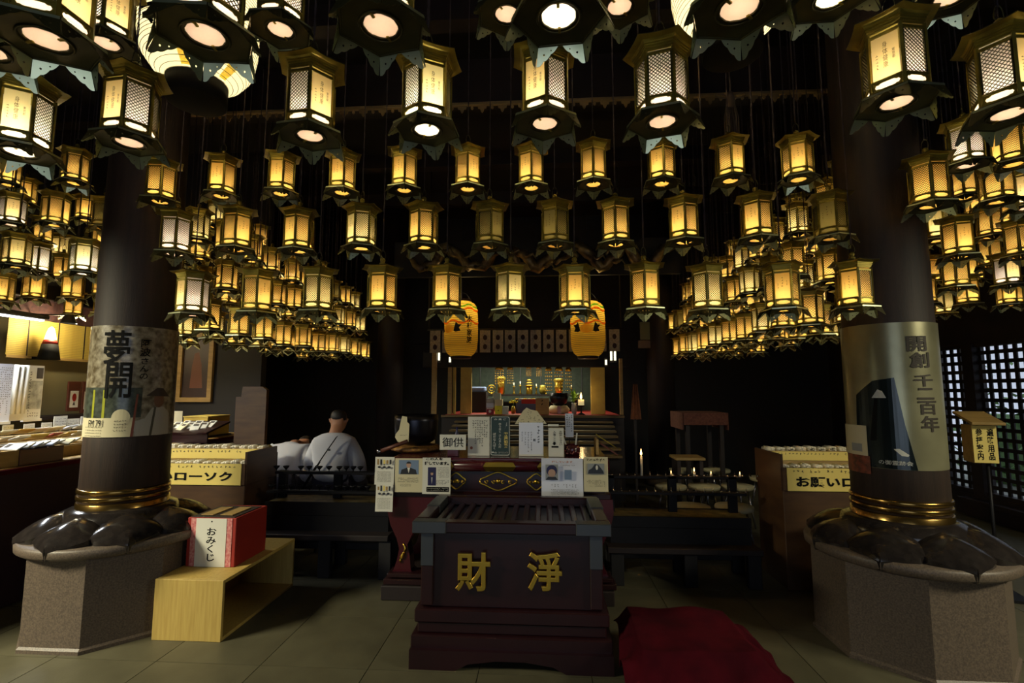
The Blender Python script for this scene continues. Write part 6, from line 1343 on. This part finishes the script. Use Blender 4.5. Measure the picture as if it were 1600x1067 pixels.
for px, k in ((720, 0), (919, 1)):
    Y = 6.35; p = at(px, 557, Y); R = 0.222; H = at(px, 472, Y).z - p.z
    ring = curve2d([ellipse(0, 0, 0.055, 0.055, 24), ellipse(0, 0, 0.046, 0.046, 24)[::-1]], 0.0); fm_ = -0.05 if k else -0.85
    ax = math.atan2(-p.y, -p.x) + math.pi / 2
    tx = [(ring, ax + (0.12 if k else -0.82), H * 0.72, ink, 'crest_ring', 0), (merge(manji(0.06)), ax + (0.12 if k else -0.82), H * 0.72, ink, 'crest', 0)]
    fx = ax + (-0.02 if k else -0.75)
    tx += [(flat(ellipse(0, 0, 0.085, 0.06, 20)), fx - 0.05, H * 0.48, flower_p, 'printed_peony', 0), (flat(ellipse(0, 0, 0.045, 0.035, 14)), fx - 0.05, H * 0.48, paper_mat('print_peony_core', (0.98, 0.85, 0.5, 1), 0.9), 'printed_core', 0.001)]
    for s in (-1, 1):
        tx.append((flat([(0, -0.03), (s * 0.03, -0.045), (s * 0.09, -0.03), (s * 0.07, 0.01), (s * 0.105, 0.05), (s * 0.06, 0.05), (s * 0.03, 0.085), (s * 0.015, 0.035)][::s]), fx - 0.05 + s * 0.36, H * 0.48, leaf_p, 'printed_leaf', 0.0005))
    for j, (z, mm) in enumerate(((0.9, grn_p), (0.83, org_p), (0.60, org_p))):
        tx.append((flat([(-0.34 + 0.04 * i, 0.02 * math.cos(i * 1.1) - 0.012) for i in range(18)] + [(0.34 - 0.04 * i, 0.02 * math.cos((17 - i) * 1.1) + 0.012 * (1 if j else 0.7)) for i in range(18)]), ax, H * z, mm, 'printed_swirl', 0))
    if k == 0:
        tx.append((fit(text(vert('木村家族'), 0.1, 0.003), 0.075, H * 0.5), ax + 0.48, H * 0.47, ink, 'lettering', 0.001))
    chochin((p.x, p.y, p.z), R, H, 'yellow paper lantern with %s, hanging before the altar' % ('black vertical lettering and crest' if k == 0 else 'black crest above a peony print'), PR_SM, 30, tx, 0.03, 3.0, (1, 0.8, 0.42), ZC - 0.002, P_CY)

# ------------------------------------------------------------ right side of the hall
SYg = 3.95; c, w, h = rect(1522, 664, 1556, 724, SYg)
sg = thing('sign_stand', 'small roofed notice box on a thin pole with vertical kanji by the lattice window', 'sign', (c.x, SYg, 0), R_(-14))
z0, z1 = c.z - h / 2, c.z + h / 2
B().box((0, 0.07, (z0 + z1) / 2), (w, 0.14, h), wood_tan, 0.003).obj('notice_box', sg); fp = B().box((0, -0.003, (z0 + z1) / 2), (w * 0.96, 0.004, h * 0.97), yel_p).obj('face', sg)
letter(fp, vert('遍路用品'), w * 0.22, (z0 + z1) / 2, w * 0.27, h * 0.82, ink, 0.001, -0.007); letter(fp, vert('参拝案内'), -w * 0.22, (z0 + z1) / 2, w * 0.27, h * 0.82, ink, 0.001, -0.007)
B().box((0, 0.05, 0), (w + 0.05, 0.27, 0.02), wood_tan, 0.003).obj('roof', sg, (0, 0.01, z1 + 0.035), (R_(16), 0, 0)); B().tube([(0.03, 0.05, 0.02), (0.03, 0.05, z0)], 0.012, iron, 8).obj('pole', sg); B().box((0.03, 0.05, 0.01), (0.26, 0.26, 0.02), iron).obj('foot', sg)
c, w, h = rect(1068, 645, 1136, 664, 6.6)
ctb = thing('cloth_table', 'table under a reddish brocade cloth in the dim window side of the hall', 'table', (c.x, 6.6, 0)); zt = c.z + h / 2
B().box((0, 0.3, zt - 0.01), (w, 0.6, 0.02), mat('rust_brocade', rgb(96, 54, 44), 0.8, var=(40, rgb(120, 76, 60)))).obj('cloth_top', ctb); B().box((0, -0.005, zt - h / 2), (w, 0.012, h), MATS['rust_brocade']).obj('cloth_front', ctb)
for s in (-1, 1):
    B().box((s * (w / 2 + 0.01), 0.3, zt - h * 0.7), (0.015, 0.6, h * 1.4), MATS['rust_brocade']).obj('cloth_side', ctb)
    for yy in (0.06, 0.54): B().box((s * (w / 2 - 0.06), yy, (zt - 0.02) / 2), (0.05, 0.05, zt - 0.02), wood_dark).obj('leg', ctb)
c, w, h = rect(984, 600, 1001, 655, 6.5)
rb_ = thing('robe_stand', 'orange stole and cloth draped on a dark stand beside the steps', 'stand', (c.x, 6.5, 0)); B().box((0, 0.03, (c.z + h / 2) / 2), (0.03, 0.03, c.z + h / 2), wood_dark).obj('post', rb_); B().box((0, 0.03, 0.02), (0.3, 0.3, 0.04), wood_dark).obj('foot', rb_)
B().sheet(lambda u, v: ((u - 0.5) * w * (0.4 + 0.6 * (1 - v)) , -0.02 + 0.012 * math.sin(u * 18), c.z - h / 2 + h * v), 16, 10, mat('orange_brown_cloth', rgb(140, 84, 50), 0.85, var=(20, rgb(112, 66, 44)))).obj('stole', rb_)
for k, (x0, y0, x1, y1, lab) in enumerate(((1000, 503, 1015, 531, 'pale green-grey hanging tablet'), (997, 532, 1016, 544, 'short pinkish block below the hanging tablet'))):
    c, w, h = rect(x0, y0, x1, y1, 7.95)
    t = thing('hanging_tablet', lab + ' on the dark inner column', 'tablet', (c.x, 7.95, c.z)); B().box((0, 0, 0), (w, 0.03, h), (mat('grey_green_board', rgb(104, 108, 88), 0.7) if k == 0 else mat('pinkish_board', rgb(112, 92, 84), 0.7)), 0.004).obj('board', t)
# carved dragon transom above the altar
dY_ = 6.0; dz_ = at(830, 402, dY_).z
dr = thing('carved_transom', 'dark carved dragon transom with gilt highlights above the altar', 'carving', (at(835, 400, dY_).x, dY_, dz_))
dm = mat('dark_gilt_carving', rgb(140, 120, 84), 0.35, 0.5, var=(9, rgb(56, 42, 34)), bump=(40, 0.5))
B().box((0, 0.12, 0.02), (3.6, 0.06, 0.46), wood_black).obj('backing', dr)
rn = random.Random(9)
for k in range(5):
    ph = rn.random() * 6; x0 = -1.5 + 0.62 * k; pts = [(x0 + 0.9 * i / 16 - 0.1, -0.02 + 0.04 * math.sin(i * 0.9 + ph), 0.12 * math.sin(i * 0.55 + ph) + 0.03 * math.sin(i * 1.7)) for i in range(17)]
    B().tube(pts, [0.02 + 0.055 * math.sin(math.pi * i / 16) for i in range(17)], dm, 9).obj('dragon_coil', dr)
    for j in range(3):
        q = Vector(pts[4 + 4 * j]); B().tube([q, q + Vector((0.05, -0.08, -0.06)), q + Vector((0.12, -0.1, -0.03)), q + Vector((0.16, -0.09, -0.09))], [0.03, 0.022, 0.016, 0.004], dm, 6).obj('claw', dr)
# tassel on the gilt rail
c = at(1141, 152, 4.5)
ts = thing('cord_tassel', 'long faded cord tassel with a bow on the gilt fringe rail', 'tassel', (c.x, 4.5, c.z))
cm = mat('faded_cord', rgb(128, 110, 94), 0.9)
L = c.z - at(1141, 213, 4.5).z; tw_ = 21 / 770 * 4.5
b = B()
for k in range(22): x = tw_ * (k / 21 - 0.5); b.tube([(x * 0.6, 0.004 * math.sin(k * 2.1), -0.05), (x, 0.012 * math.sin(k * 1.7), -0.2), (x * 1.03, 0.012 * math.sin(k * 1.7), -L)], 0.0035, cm, 4)
stuff(b.obj('threads', ts)); B().lathe([(0.03, -0.1), (0.042, -0.05), (0.036, 0.0), (0.02, 0.05)], 14, cm).obj('knot', ts)
for s in (-1, 1): B().tube([(0, 0, 0.0), (s * 0.08, -0.01, 0.03), (s * 0.13, -0.01, 0.035), (s * 0.14, -0.01, 0.01), (s * 0.09, -0.01, -0.012), (0, 0, -0.01)], 0.006, cm, 6).obj('bow_loop', ts)
B().tube([(0, 0, 0.04), (0.004, 0, 0.12), (0, 0, 0.2)], 0.008, cm, 6).obj('upper_cord', ts); B().tube([(0, 0, 0.2), (0, 0, ZC - 0.002 - c.z)], 0.005, cm, 5).obj('hanging_cord', ts)
